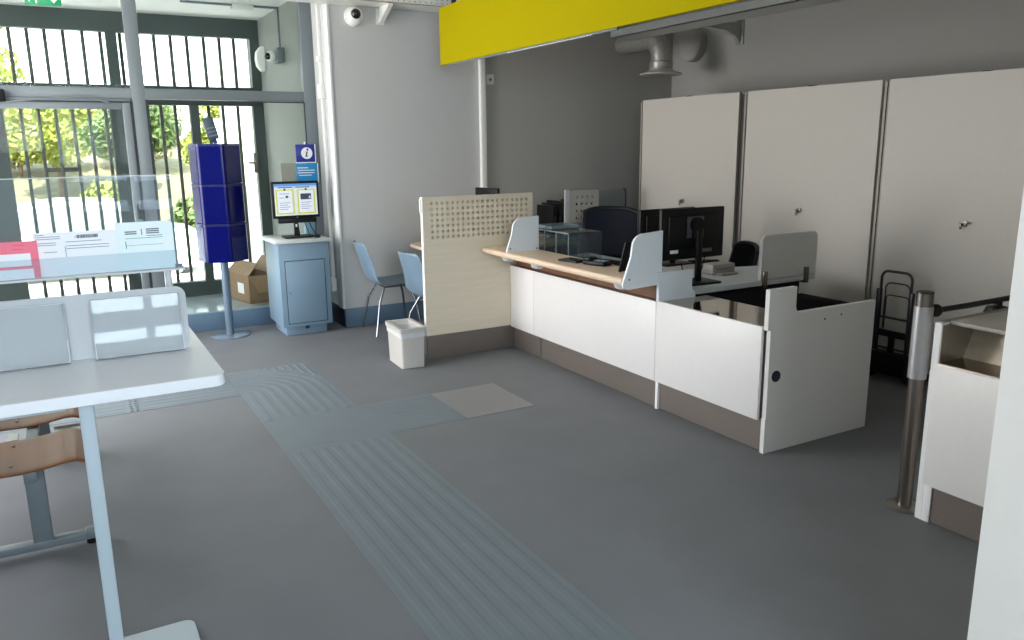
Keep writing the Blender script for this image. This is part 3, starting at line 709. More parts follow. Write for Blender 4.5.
# second pierced screen and plexiglass beside it
t = thing('pierced_screen', 'pale grey desk screen with small round holes behind the counter', 'screen', (4.12, 6.0, .72))
xs = [4.10 + i * .055 for i in range(4)]; zs = [.82 + j * .062 for j in range(6)]
build('board', holed_sheet(4.03, 4.34, .78, 1.19, 6.05, 6.065, xs, zs, .013, 12), mat('grey_laminate_panel', (176, 174, 168), .5, var=.01), t, smooth=False)
build('foot', MB().box((4.05, 5.98, .742), (4.32, 6.14, .78), .003), M_alu, t)
build('side_post', MB().box((3.97, 6.05, .742), (4.03, 6.065, 1.20), .003), M_frost, t)
t = thing('plexiglass_guard', 'clear plexiglass guard with dark bent rim above the mesh chair', 'screen', (4.5, 6.0, .78))
build('sheet', MB().box((4.35, 6.05, .78), (4.66, 6.056, 1.19)), M_pcard, t, smooth=False)
build('rim', MB().tube([(4.62, 6.05, 1.195), (4.645, 6.05, 1.18), (4.655, 6.05, 1.14), (4.655, 6.05, .742)], .006), M_black, t)
t = thing('rear_desk', 'desk behind the mesh chair carrying the pierced grey screen', 'desk', (4.3, 6.05, 0))
build('desk_top', MB().box((4.02, 5.93, .715), (4.75, 6.38, .742), .003), M_cabstrip, t)
for x, y in ((4.08, 5.98), (4.70, 5.98), (4.08, 6.3), (4.70, 6.3)): build('leg', MB().cyl((x, y, 0), (x, y, .715), .02), M_cabfr, t)

# office chairs
def office_chair(label, loc, rz, bw, bz0, bz1, bm_, low=False):
    """local: sitter faces -x... the back is at +x"""
    t = thing('office_chair', label, 'chair', loc, rz)
    def F(u, v):
        w = bw * (1 - .10 * v); y = (u - .5) * w
        return (.20 + .05 * v + .05 * (1 - (2 * u - 1) ** 2) - .0, y, bz0 + (bz1 - bz0) * v - .035 * abs(2 * u - 1) ** 4 * v)
    build('backrest', MB().grid(F, 14, 10), bm_, t, local=True, mods=[('SOLIDIFY', dict(thickness=.03, offset=0)), ('SUBSURF', dict(levels=1, render_levels=1))])
    pts = [F(0, v / 8) for v in range(9)] + [F(u / 10, 1) for u in range(1, 10)] + [F(1, 1 - v / 8) for v in range(9)]
    build('back_frame', MB().tube(pts, .016, 8), M_black, t, local=True)
    build('seat', MB().prism(rrect(-.25, -.25, .22, .25, .08), 2, .44, .50), M_fabric, t, local=True, bevel=.02)
    build('back_post', MB().tube([(.1, 0, .43), (.26, 0, .45), (.30, 0, .6), (.28, 0, bz0 + .12)], .02), M_black, t, local=True)
    build('gas_column', MB().cyl((0, 0, .10), (0, 0, .44), .028), M_black, t, local=True)
    for s in (-1, 1):
        build('armrest', MB().box((-.12, s * .29 - .03, .63), (.14, s * .29 + .03, .66), .012).tube([(0, s * .22, .46), (0, s * .29, .50), (0, s * .29, .64)], .014), M_black, t, local=True)
    for k in range(5):
        a = k * 2 * pi / 5 + .3
        l = build('base_arm', MB().tube([(0, 0, .12), (.15 * cos(a), .15 * sin(a), .11), (.30 * cos(a), .30 * sin(a), .075)], .02), M_black, t, local=True)
        build('castor', MB().cyl((.30 * cos(a) - .012 * sin(a), .30 * sin(a) + .012 * cos(a), .03), (.30 * cos(a) + .012 * sin(a), .30 * sin(a) - .012 * cos(a), .03), .03, n=16), M_black, l, local=True)
    return t
office_chair('navy mesh-backed office chair behind the wooden counter top', (3.86, 5.32, 0), radians(38), .53, .66, 1.07, M_mesh)
office_chair('low black office chair left of the small grey desk screen', (4.44, 4.62, 0), radians(-24), .50, .56, .82, M_fabric)
t = thing('black_device', 'flat black device lying behind the stepped white end panel', 'device', (3.68, 3.1, .673))
build('case', MB().box((3.54, 2.84, .673), (3.80, 3.22, .715), .012), M_fabric, t)
build('lid', MB().box((3.56, 2.86, .715), (3.78, 3.20, .722), .003), M_fabric, t)

# ------------------------------------------------------------------ second counter, post, gate, trolley
t = thing('near_counter', 'white counter at right with polished metal hatch and bronze kick plate', 'counter', (3.3, 1.4, 0))
build('side_panel', MB().prism([(3.082, 0), (3.75, 0), (3.75, .868), (3.085, .868), (3.085, .66), (3.082, .66)], 1, 1.895, 1.925), M_edge, t, bevel=.0015)
build('front_panel', MB().box((3.06, .94, .172), (3.08, 1.893, .698), .0015), M_lam, t)
build('kick_plate', MB().box((3.09, .94, .004), (3.105, 1.875, .19)), M_bronze, t)
build('plinth_strip', MB().box((3.082, 1.862, 0), (3.112, 1.895, .175), .001), M_edge, t)
build('carcass', MB().box((3.105, .94, .01), (3.74, 1.893, .62)), M_edge, t, smooth=False)
build('hatch_floor', MB().box((3.078, .94, .696), (3.30, 1.893, .702)), M_polish, t, smooth=False)
build('hatch_back', MB().prism([(3.25, .702), (3.33, .702), (3.33, .862), (3.315, .862), (3.285, .775)], 1, .94, 1.893), mat('steel_tan_reflection', (236, 220, 196), .4, metal=.3), t, smooth=False)  # tan base colour imitates the window's bright reflection in the plate
build('hatch_side', MB().box((3.085, 1.889, .702), (3.30, 1.894, .86)), M_steel, t, smooth=False)
build('worktop', MB().box((3.135, .94, .858), (3.76, 1.894, .874), .0015), M_cabstrip, t)
build('top_rim', MB().box((3.10, 1.90, .868), (3.75, 1.92, .873)), M_steeldk, t)

t = thing('gate_post', 'round steel post on floor disc at the near counter corner', 'post', (3.075, 1.99, 0))
px, py = 3.135, 2.012
build('base_disc', MB().lathe([(.078, 0), (.078, .006), (.070, .009), (.0, .009)], (px, py, 0)), M_steel, t)
build('tube', MB().cyl((px, py, .009), (px, py, .62), .031), M_steeldk, t)
build('sleeve', MB().cyl((px, py, .60), (px, py, .915), .0385), mat('satin_light_steel', (186, 186, 188), .35, metal=.7, var=.02), t)
build('neck', MB().cyl((px, py, .915), (px, py, .972), .034), M_steeldk, t)
build('cap', MB().cyl((px, py, .972), (px, py, .978), .0345), M_black, t)
t = thing('swing_gate', 'black bar reaching from the steel post across the near counter', 'gate', (3.4, 1.97, .88))
build('bar', MB().tube([(3.17, 1.995, .893), (3.4, 1.985, .893), (4.05, 1.965, .900)], .013), M_black, t)
build('joint', MB().sph((3.192, 1.995, .893), .028), M_black, t)
build('mount', MB().lathe([(.055, .878 - .06), (.055, .84), (.045, .865), (.018, .872), (.016, .895)], (3.62, 1.975, 0), 24), M_black, t)

t = thing('folding_trolley', 'black folding hand trolley standing in front of the cabinets', 'trolley', (4.78, 3.28, 0))
X = 4.80
y0, y1 = 3.17, 3.41
def hoop(ya, yb, z0, z1, x, r=.03):
    return [(x, ya, z0), (x, ya, z1 - r)] + [(x, ya + r - r * cos(a), z1 - r + r * sin(a)) for a in [i * pi / 12 for i in range(1, 7)]] + [(x, yb - r + r * sin(a), z1 - r + r * cos(a)) for a in [i * pi / 12 for i in range(0, 7)]] + [(x, yb, z0)]
M_trolley = mat('dark_grey_metal', (62, 64, 68), .35, metal=.6)
build('handle', MB().tube(hoop(y0 + .008, y1 - .008, .60, .745, X, .05), .009), M_trolley, t)
build('inner_hoop', MB().tube(hoop(y0 + .03, y1 - .03, .35, .665, X + .02, .04), .005), M_trolley, t)
build('inner_hoop', MB().tube(hoop(y0 + .035, y1 - .035, .30, .58, X + .025, .03), .004), M_trolley, t)
for y in (y0, y1):
    build('side_rail', MB().box((X - .015, y - .014, .12), (X + .015, y + .014, .62), .004), M_trolley, t)
for z in (.43, .22): build('crossbar', MB().cyl((X, y0, z), (X, y1, z), .008), M_trolley, t)
build('crossbar', MB().box((X - .012, y0, .30), (X + .012, y1, .345), .003), M_black, t)
build('strut', MB().box((X - .008, (y0 + y1) / 2 - .02, .06), (X + .008, (y0 + y1) / 2 + .02, .31)), M_black, t)
build('foot_plate', MB().box((X - .06, y0 - .02, .05), (X + .02, y1 + .02, .20), .01), M_black, t)
for y in (y0 - .03, y1 + .03):
    build('wheel', MB().cyl((X + .02, y - .018, .07), (X + .02, y + .018, .07), .07, n=28), M_tyre, t, bevel=.006)

# ------------------------------------------------------------------ pedestal with computer
t = thing('kiosk_cabinet', 'grey metal cabinet pedestal with a small locked door', 'cabinet', (1.78, 7.0, 0))
build('plinth', MB().box((1.60, 6.83, 0), (1.955, 7.22, .085), .002), M_grey, t)
build('vent', MB().box((1.765, 6.827, .045), (1.80, 6.831, .07)), M_navy, t)
build('body', MB().box((1.562, 6.765, .085), (1.992, 7.26, .808), .003), M_grey, t)
dd = build('door', MB().box((1.612, 6.757, .118), (1.945, 6.766, .655), .003), M_grey, t)
mb = MB(); mb.box((1.606, 6.7635, .112), (1.951, 6.7655, .118)); mb.box((1.606, 6.7635, .655), (1.951, 6.7655, .661)); mb.box((1.606, 6.7635, .112), (1.612, 6.7655, .661)); mb.box((1.945, 6.7635, .112), (1.951, 6.7655, .661))
build('door_gap', mb, M_navy, t, smooth=False)
build('lock', MB().cyl((1.635, 6.757, .385), (1.635, 6.751, .385), .008, n=16), M_steeldk, dd)
build('top', MB().box((1.535, 6.745, .808), (2.015, 7.29, .832), .003), mat('speckled_grey_top', (196, 198, 196), .3, var=.1, scale=150), t)

M_scr = emis('screen_pale', (206, 212, 206), .32)
t = thing('kiosk_monitor', 'lit computer monitor showing two yellow-framed pages on the grey pedestal', 'monitor', (1.79, 6.98, .832), 0)
build('bezel', MB().box((1.587, 6.95, 1.005), (1.99, 6.985, 1.318), .005).box((1.65, 6.985, 1.05), (1.93, 7.02, 1.27), .01), M_black, t)
s = build('screen', MB().box((1.607, 6.947, 1.028), (1.972, 6.950, 1.298)), M_scr, t)
def em(nm, a, b, rgb, st=.5, z=.0015):
    st *= .65; rgb = tuple(int(c * .93) for c in rgb)
    build(nm, MB().box((a[0], 6.947 - z, a[1]), (b[0], 6.947, b[1])), emis('screen_' + nm + str(rgb[0]), rgb, st), s, smooth=False)
em('header', (1.607, 1.278), (1.972, 1.298), (96, 150, 214), .5, .0008)
em('header', (1.607, 1.262), (1.972, 1.278), (176, 206, 240), .5, .0008)
for x in (1.64, 1.79): em('menu_text', (x, 1.264), (x + .12, 1.271), (36, 66, 130), .2)
for x, k in ((1.617, 0), (1.80, 1)):
    em('page_border', (x, 1.04), (x + .155, 1.25), (206, 208, 96), .5, .0010)
    em('page', (x + .014, 1.052), (x + .141, 1.24), (224, 230, 238), .55)
    for i in range(4): em('text_line', (x + .03, 1.135 - i * .018), (x + .12 - (i % 2) * .02, 1.140 - i * .018), (140, 160, 190), .3, .002)
    em('tab', (x + .07, 1.240), (x + .085, 1.258), (60, 66, 60), .1, .002)
em('picture', (1.828, 1.162), (1.92, 1.212), (64, 76, 92), .2, .002); em('picture_light', (1.90, 1.17), (1.915, 1.19), (210, 214, 220), .4, .0025)
em('picture', (1.70, 1.178), (1.722, 1.198), (64, 76, 92), .2, .002); em('text_line', (1.648, 1.212), (1.735, 1.217), (140, 160, 190), .3, .002); em('text_line', (1.648, 1.178), (1.69, 1.183), (140, 160, 190), .3, .002)
build('sound_bar', MB().box((1.625, 6.935, .962), (1.955, 6.985, 1.003), .008), M_black, t)
build('stand', MB().prism([(1.762, .84), (1.815, .84), (1.80, .97), (1.765, .97)], 1, 6.975, 6.998), M_black, t, bevel=.003)
build('brand_badge', MB().box((1.783, 6.948, 1.008), (1.80, 6.9495, 1.014)), M_steel, t)
build('stand_label', MB().box((1.776, 6.972, .925), (1.79, 6.975, .95)), M_paper, t)
build('base', MB().prism(rrect(1.665, 6.90, 1.915, 7.08, .03), 2, .833, .847), M_black, t, bevel=.004)
tag(build('computer_mouse', MB().sph((1.93, 6.87, .832 + .014), .03, scale=(1.0, 1.5, .55)), M_black), 'black computer mouse on the grey pedestal', 'mouse')
tag(build('kiosk_cables', MB().tube([(1.86, 7.05, 1.05), (1.875, 7.03, .95), (1.90, 7.0, .85), (1.95, 6.97, .838), (1.93, 6.9, .838)], .004).tube([(1.90, 7.05, 1.02), (1.93, 7.05, .92), (1.97, 7.04, .838), (1.99, 7.1, .838)], .004).tube([(1.985, 7.1, .84), (2.0, 7.12, .95), (1.99, 7.15, 1.0)], .004), M_black), 'tangle of black cables beside the monitor stand', 'cables')
tag(build('cable_box', MB().box((1.905, 7.12, .832), (1.985, 7.2, .94), .006), mat('blue_grey_box', (110, 150, 170), .4)), 'small blue-grey box behind the monitor on the pedestal', 'box')

# signs on the glazing frame
t = thing('information_sign', 'dark blue square sign with a white i in a circle', 'sign', (2.01, YG - .04, 1.47))
sy = YG - .046
build('plate', MB().box((1.925, sy, 1.47), (2.10, sy + .006, 1.628), .002), M_signblue, t)
ccx, ccz = 2.025, 1.55
dsc = build('disc', MB().cyl((ccx, sy, ccz), (ccx, sy - .001, ccz), .052, n=40), M_paper, t)
mb = MB().cyl((ccx + .008, sy - .001, ccz + .031), (ccx + .008, sy - .002, ccz + .031), .0095, n=20)
mb.prism([(ccx - .012 , ccz + .013), (ccx + .010, ccz + .015), (ccx - .001, ccz - .026), (ccx + .010, ccz - .022), (ccx + .008, ccz - .030), (ccx - .014, ccz - .034), (ccx - .014, ccz - .028), (ccx - .004, ccz + .008), (ccx - .014, ccz + .008)], 1, sy - .002, sy - .001)
build('letter_i', mb, M_inkdk, dsc, smooth=False)
build('white_edge', MB().box((1.925, sy - .0006, 1.463), (2.10, sy + .005, 1.47)).box((2.10, sy - .0006, 1.463), (2.107, sy + .005, 1.628)), M_paper, t)
build('hook', MB().cyl((2.01, sy + .004, 1.628), (2.01, sy + .004, 1.65), .006, n=10), M_paper, t)
t = thing('notice_sign', 'bright cyan notice card below the blue information sign', 'sign', (2.01, YG - .04, 1.28))
build('card', MB().box((1.918, sy, 1.285), (2.115, sy + .003, 1.458), .001), M_cyan, t)
mb = MB()
for i, (a, b) in enumerate(((1.93, 2.03), (1.935, 2.09), (1.93, 2.085), (1.94, 2.06))): mb.box((a, sy - .001, 1.415 - i * .022), (b, sy, 1.422 - i * .022))
build('text_lines', mb, M_paper, t, smooth=False)
build('white_edge', MB().box((2.115, sy, 1.285), (2.122, sy + .004, 1.458)), M_paper, t)
tag(build('notice_sheet', MB().box((1.79, YG - .012, 1.27), (1.925, YG - .009, 1.465)), mat('beige_paper', (176, 172, 156), .8)), 'beige paper notice stuck to the glass left of cyan card', 'notice')

# ------------------------------------------------------------------ blue brochure stand
t = thing('brochure_stand', 'glossy dark blue three-tier brochure column on grey pole', 'stand', (1.18, 7.12, 0))
sx, sy2 = 1.18, 7.12
build('base_disc', MB().lathe([(.165, 0), (.165, .006), (.15, .012), (.03, .016), (0, .016)], (sx, sy2, 0), 48), mat('pole_grey_blue', (104, 122, 138), .35, metal=.3), t)
build('pole', MB().cyl((sx, sy2, .014), (sx, sy2, 1.64), .034), mat('pole_grey_blue', (104, 122, 138), .35, metal=.3), t)
def hexp(r, a0=-21 - 9):
    vs = [(sx + r * sin(radians(a0 + 9.4 - 90 + 60 * k)), sy2 - r * cos(radians(a0 + 9.4 - 90 + 60 * k))) for k in range(6)]
    out = []
    for k in range(6):     # round the corners a little, bulge the faces slightly
        p, c, n = Vector(vs[k - 1]), Vector(vs[k]), Vector(vs[(k + 1) % 6])
        for f in (.12, .04): out.append(tuple(c + (p - c) * f - (c - Vector((sx, sy2))) * .0))
        for f in (.04, .12): out.append(tuple(c + (n - c) * f))
    return out
for k in range(3):
    z0, z1 = .665 + k * .325, .665 + (k + 1) * .325 - .006
    p = build('tier', MB().prism(hexp(.208), 2, z0, z1), M_bluegl, t, bevel=.004)
    build('rim', MB().prism(hexp(.211), 2, z1 - .016, z1 + .004), M_bluedk, p)
t.rotation_euler.z = 0
s = thing('brochure_header', 'small tilted dark header card on top of the blue column', 'sign', (1.17, 7.1, 1.64))
M_hd = mat('slate_card', (58, 74, 88), .4)
Mr = Matrix.Translation((1.195, 7.10, 1.64)) @ Matrix.Rotation(radians(-13), 4, 'Y')
build('card', MB().box((-.045, -.006, .035), (.040, .006, .215), .003).rot(Mr), M_hd, s)
mb = MB()
for i in range(3): mb.box((-.036, -.0085, .062 + i * .032), (.03, -.006, .072 + i * .032))
build('text_lines', mb.rot(Mr), M_ink, s, smooth=False)
build('clip', MB().box((-.016, -.006, 0), (.016, .006, .04)).rot(Mr), M_bluedk, s)

# ------------------------------------------------------------------ shell chairs and bin
def shell_chair(label, loc, rz):
    """local: faces +x"""
    t = thing('shell_chair', label, 'chair', loc, rz, None)
    t.scale = (1, 1, .965)
    prof = [(.235, .432), (.22, .452), (.16, .450), (.06, .440), (-.05, .436), (-.13, .444), (-.185, .476), (-.215, .53), (-.245, .62), (-.275, .72), (-.30, .80), (-.315, .835)]
    def F(u, v):
        s = v * (len(prof) - 1); i = min(int(s), len(prof) - 2); f = s - i
        x = prof[i][0] * (1 - f) + prof[i + 1][0] * f; z = prof[i][1] * (1 - f) + prof[i + 1][1] * f
        w = .215 if v < .55 else .215 - .055 * ((v - .55) / .45) ** 1.2
        w *= 1 - .25 * max(0, (v - .93) / .07) ** 2 * .5 - .1 * max(0, (.06 - v) / .06)
        q = 2 * u - 1
        curve = .05 * q * q
        return (x + (curve if v > .5 else 0) * min(1, (v - .5) * 4 if v > .5 else 0), q * w, z + (curve * .6 if v < .6 else curve * .6 * max(0, 1 - (v - .6) * 5)))
    build('shell', MB().grid(F, 12, 22), M_chair, t, local=True, mods=[('SOLIDIFY', dict(thickness=.009, offset=0)), ('SUBSURF', dict(levels=1, render_levels=1))])
    for sy_ in (-1, 1):
        build('leg', MB().tube([(.12, sy_ * .13, .435), (.16, sy_ * .18, .30), (.20, sy_ * .23, .005)], .010), M_chrome, t, local=True)
        build('leg', MB().tube([(-.10, sy_ * .13, .432), (-.16, sy_ * .18, .30), (-.215, sy_ * .23, .005)], .010), M_chrome, t, local=True)
    build('under_frame', MB().tube([(.12, -.13, .432), (-.10, -.13, .430), (-.10, .13, .430), (.12, .13, .432)], .009), M_chrome, t, local=True)
    return t
shell_chair('pale shell chair with chrome legs standing against the grey end wall', (2.475, 6.56, 0), radians(-4))
shell_chair('pale shell chair half hidden by the pierced partition', (2.56, 5.73, 0), radians(6))

t = thing('waste_bin', 'small pale square waste bin with liner beside the pierced partition', 'bin', (2.15, 5.44, 0), radians(-3))
bw, bd, bh = .165, .30, .295
def shellbox(w, d, h0, h1, tf, th, hollow=False):
    bm = bmesh.new(); L = []
    for (z, k, ins) in ((h0, 1.0, 0), (h1, tf, 0), (h1, tf, th), (h0 + .02, 1.0, th)):
        L.append([bm.verts.new((x, y, z)) for x, y in rrect(-w / 2 * k + ins, -d / 2 * k + ins, w / 2 * k - ins, d / 2 * k - ins, .018, '1111', 4)])
    for A, B in zip(L, L[1:]):
        n = len(A)
        for i in range(n): bm.faces.new((A[i], A[(i + 1) % n], B[(i + 1) % n], B[i]))
    if hollow:      # a ring: join the inner wall back to the outer one
        for v in L[3]: v.co.z = h0
        for i in range(len(L[0])): bm.faces.new((L[3][i], L[3][(i + 1) % len(L[0])], L[0][(i + 1) % len(L[0])], L[0][i]))
    else: bm.faces.new(L[0]); bm.faces.new(L[-1])
    return bm
build('body', shellbox(.175, .31, .003, .262, 1.06, .006), M_bin, t, local=True)
build('liner', shellbox(.196, .335, .235, .278, 1.0, .016, True), M_liner, t, local=True)
build('lid_rim', shellbox(.205, .35, .272, .305, 1.03, .026, True), M_bin, t, local=True)

# ------------------------------------------------------------------ standing writing table, left
t = thing('writing_table', 'white standing-height writing table with round-cornered top and steel leg', 'table', (-.2, 2.5, 0))
build('table_top', MB().prism(rrect(-1.35, 2.20, .345, 2.96, .035), 2, .968, 1.0), M_tablewh, t, bevel=.002)
for x in (0.0, -1.0):
    build('leg', MB().box((x - .018, 2.40, .012), (x + .020, 2.45, .97), .004), M_tabmet, t)
    build('foot_plate', MB().prism(rrect(x - .25, 2.18, x + .242, 2.70, .035), 2, .002, .014), M_tabmet, t, bevel=.002)
build('under_beam', MB().box((-1.0, 2.42, .90), (-.05, 2.44, .965)), M_tabmet, t)

t = thing('leaflet_holder', 'frosted white board with two clear leaflet pockets standing on the writing table', 'leaflet holder', (-.2, 2.58, 1.0))
build('board', MB().prism(rrect(-.62, 1.001, .306, 1.193, .03, '0011'), 1, 2.578, 2.584), M_frost, t, bevel=.001)
for x0, x1 in ((.045, .285), (-.265, -.022), (-.575, -.332)):
    p = build('pocket', MB().prism([(2.545, 1.004), (2.548, 1.004), (2.566, 1.175), (2.563, 1.175)], 0, x0, x1).box((x0, 2.551, 1.004), (x0 + .003, 2.578, 1.175)).box((x1 - .003, 2.551, 1.004), (x1, 2.578, 1.175)).box((x0, 2.551, 1.004), (x1, 2.578, 1.008)), M_pocket, t, smooth=False)
    build('pocket_edge', MB().box((x0, 2.562, 1.174), (x1, 2.567, 1.1765)).prism([(2.544, 1.004), (2.547, 1.004), (2.565, 1.1765), (2.562, 1.1765)], 0, x0 - .001, x0 + .002).prism([(2.544, 1.004), (2.547, 1.004), (2.565, 1.1765), (2.562, 1.1765)], 0, x1 - .002, x1 + .001), M_frost, p)
for x in (-.065, -.225, .09, .25): build('screw', MB().cyl((x, 2.578, 1.145), (x, 2.574, 1.145), .0045, n=12), M_steel, t)

# raised clear display above the middle of the table
t = thing('clear_display', 'tall clear acrylic display rail holding forms above the writing table', 'display', (-.2, 2.7, 1.0))
build('back_sheet', MB().box((-.62, 2.712, 1.234), (.315, 2.716, 1.522)), M_acry, t, smooth=False)
build('ledge', MB().box((-.62, 2.675, 1.228), (.325, 2.716, 1.234)), M_frost, t, smooth=False)
build('front_lip', MB().box((-.62, 2.675, 1.234), (.325, 2.678, 1.292)), M_acry, t, smooth=False)
build('top_edge', MB().box((-.62, 2.7115, 1.5205), (.315, 2.7165, 1.523)), M_frost, t)
for x in (.275, -.55): build('post', MB().cyl((x, 2.695, 1.0), (x, 2.695, 1.228), .011), M_frost, t)
build('end_clip', MB().box((.297, 2.672, 1.236), (.318, 2.6765, 1.249)), M_ink, t)

def form(name, label, x0, x1, z0, z1, y, tilt=0.0):
    return thing(name, label, 'paper', ((x0 + x1) / 2, y, z0))
f = form('postal_form', 'large white form with a dark barcode in the clear display', -.078, .17, 1.236, 1.362, 2.70)
build('sheet', MB().box((-.078, 2.699, 1.236), (.170, 2.701, 1.364)), M_paper, f)
mb = MB(); rr = random.Random(3); x = .035
while x < .093:
    wdt = rr.choice((.0008, .0015, .0022)); mb.box((x, 2.6984, 1.344), (x + wdt, 2.699, 1.354)); x += wdt + .0009
build('barcode', mb, M_inkdk, f, smooth=False)
mb = MB()
for (a, b, z) in ((-.072, -.05, 1.357), (-.072, -.008, 1.351), (-.072, -.008, 1.345), (-.072, -.02, 1.333), (-.072, -.02, 1.327), (-.055, -.02, 1.306), (.005, .10, 1.334), (.005, .12, 1.322), (.005, .12, 1.314)):
    mb.box((a, 2.6985, z), (b, 2.699, z + .0016))
mb.box((.002, 2.6985, 1.29), (.0035, 2.699, 1.322)); mb.box((.03, 2.6985, 1.347), (.033, 2.699, 1.350))
build('text_lines', mb, M_ink, f, smooth=False)
f = form('postal_form', 'white form with green lines and rounded corner right of the barcode form', .14, .302, 1.236, 1.385, 2.695)
build('sheet', MB().prism(rrect(.14, 1.236, .302, 1.383, .012, '0010'), 1, 2.693, 2.695), mat('pale_mint_paper', (232, 242, 242), .7, var=.01), f)
mb = MB()
for a, b, z in ((.165, .198, 1.352), (.165, .198, 1.346)): mb.box((a, 2.6925, z), (b, 2.693, z + .004))
build('address_block', mb, M_ink, f, smooth=False); mb = MB()
for a, b, z in ((.225, .262, 1.352), (.225, .262, 1.346), (.225, .262, 1.358)): mb.box((a, 2.6925, z), (b, 2.693, z + .004))
build('address_block', mb, M_ink, f, smooth=False)
mb = MB()
mb.box((.165, 2.6925, 1.333), (.27, 2.693, 1.3345)); mb.box((.225, 2.6925, 1.339), (.27, 2.693, 1.341)); mb.box((.211, 2.6925, 1.343), (.2135, 2.693, 1.362)); mb.box((.165, 2.6925, 1.312), (.27, 2.693, 1.313)); mb.box((.164, 2.6925, 1.303), (.1665, 2.693, 1.325))
build('green_lines', mb, M_green, f, smooth=False)
f = form('postal_envelope', 'pink-bordered white form at the left border of the picture in the clear display', -.40, -.07, 1.236, 1.352, 2.69)
build('sheet', MB().box((-.40, 2.687, 1.236), (-.068, 2.689, 1.345)), M_pink, f)
build('white_field', MB().box((-.40, 2.6862, 1.274), (-.088, 2.687, 1.31)).box((-.40, 2.6862, 1.236), (-.085, 2.687, 1.265)), M_paper, f, smooth=False)
mb = MB()
for a, b, z in ((-.20, -.16, 1.327), (-.13, -.10, 1.333), (-.13, -.105, 1.322)): mb.box((a, 2.6865, z), (b, 2.687, z + .0016))
build('text_lines', mb, mat('pink_ink', (200, 80, 100), .7), f, smooth=False)

# ------------------------------------------------------------------ plywood bench behind the table
t = thing('plywood_bench', 'bench of honey plywood seats on a grey steel beam behind the table', 'bench', (-.24, 3.9, 0))
BENCH = t
def seat(y0, y1):
    prof = [(-.475, .455), (-.44, .448), (-.36, .437), (-.26, .435), (-.18, .442), (-.12, .452), (-.085, .452), (-.055, .442), (-.036, .422), (-.030, .405)]
    def F(u, v):
        s = u * (len(prof) - 1); i = min(int(s), len(prof) - 2); f = s - i
        f2 = f
        x = prof[i][0] + (prof[i + 1][0] - prof[i][0]) * f2; z = prof[i][1] + (prof[i + 1][1] - prof[i][1]) * f2
        e = abs(2 * v - 1); ins = .02 * max(0, (u - .85) / .15) ** 2
        return (x, y0 + ins + (y1 - y0 - 2 * ins) * v, z)
    st = build('seat', MB().grid(F, 27, 8), M_oak, t, mods=[('SOLIDIFY', dict(thickness=.012, offset=0)), ('SUBSURF', dict(levels=1, render_levels=1))])
    mb = MB()
    for x in (-.30, -.14):
        for y in (y0 + .09, y1 - .09): mb.cyl((x, y, .436), (x, y, .4465 if x < -.2 else .4535), .006, n=10)
    build('screw', mb, M_steeldk, st)
    def G(u, v):
        return (-.50 - .09 * v + .03 * (2 * u - 1) ** 2, y0 + (y1 - y0) * u, .50 + .36 * v)
    build('backrest', MB().grid(G, 10, 8), M_oak, t, mods=[('SOLIDIFY', dict(thickness=.012, offset=0)), ('SUBSURF', dict(levels=1, render_levels=1))])
    build('seat_bracket', MB().box((-.46, (y0 + y1) / 2 - .02, .395), (-.12, (y0 + y1) / 2 + .02, .43)).box((-.53, (y0 + y1) / 2 - .02, .395), (-.46, (y0 + y1) / 2 + .02, .62)), M_alu, t)
for y0 in (3.275, 3.86, 4.445): seat(y0, y0 + .42)
build('beam', MB().box((-.262, 3.30, .385), (-.218, 4.86, .428), .003), M_alu, t)
for y in (3.775, 4.36):
    build('link_plate', MB().box((-.16, y - .06, .418), (-.045, y + .07, .424)).box((-.33, y - .05, .418), (-.29, y + .05, .430)).box((-.43, y - .055, .41), (-.06, y - .045, .42)), M_steel, t)
for y in (3.53, 4.63):
    build('column', MB().box((-.275, y - .022, .03), (-.205, y + .022, .40), .003), M_alu, t)
    build('foot_bar', MB().box((-.52, y - .025, .022), (-.045, y + .025, .055), .004), M_alu, t)
    for xa, xb in ((-.09, -.028), (-.54, -.50)): build('foot_cap', MB().box((xa, y - .028, .022), (xb, y + .028, .064), .008), M_alu, t)
    for xa in (-.07, -.50): build('foot_pad', MB().cyl((xa, y, .0), (xa, y, .022), .02, n=16), M_black, t)

BENCH.location.x += .03

# ------------------------------------------------------------------ tactile guide strips on the floor
def rib_profile(mb, along, c0, c1, p0, p1, n=8, h=.0018):
    W = (p1 - p0) / n
    for i in range(n):
        a = p0 + W * (i + .16); b = p0 + W * (i + .84); s = W * .18
        poly = [(a, .002), (b, .002), (b - s, .002 + h), (a + s, .002 + h)]
        mb.prism(poly, 1 if along == 'y' else 0, c0, c1)
def base(mb, x0, y0, x1, y1): mb.box((x0, y0, .0005), (x1, y1, .0022))
MX0, MX1 = .905, 1.495
mb = MB(); base(mb, MX0, .2, MX1, 4.10); rib_profile(mb, 'y', .2, 4.06, MX0 + .015, MX1 - .015)
tag(build('tactile_strip', mb, M_mat, smooth=False), 'long ribbed tactile guide strip running toward the camera on floor', 'floor marking')
mb = MB(); base(mb, MX0, 4.103, MX1, 4.655)
tag(build('tactile_junction', mb, M_mat, smooth=False), 'smooth square junction between the ribbed floor guide strips', 'floor marking')
mb = MB(); base(mb, MX1 + .003, 4.09, 1.985, 4.655); rib_profile(mb, 'x', MX1 + .02, 1.98, 4.105, 4.64)
tag(build('tactile_branch', mb, M_mat, smooth=False), 'short ribbed guide strip branching toward the counter', 'floor marking')
tag(build('floor_pad', MB().box((1.988, 4.08, .0005), (2.455, 4.64, .003)), mat('lighter_floor_pad', (126, 127, 128), .4, var=.04)), 'smooth lighter floor pad at the end of branching guide strip', 'floor marking')
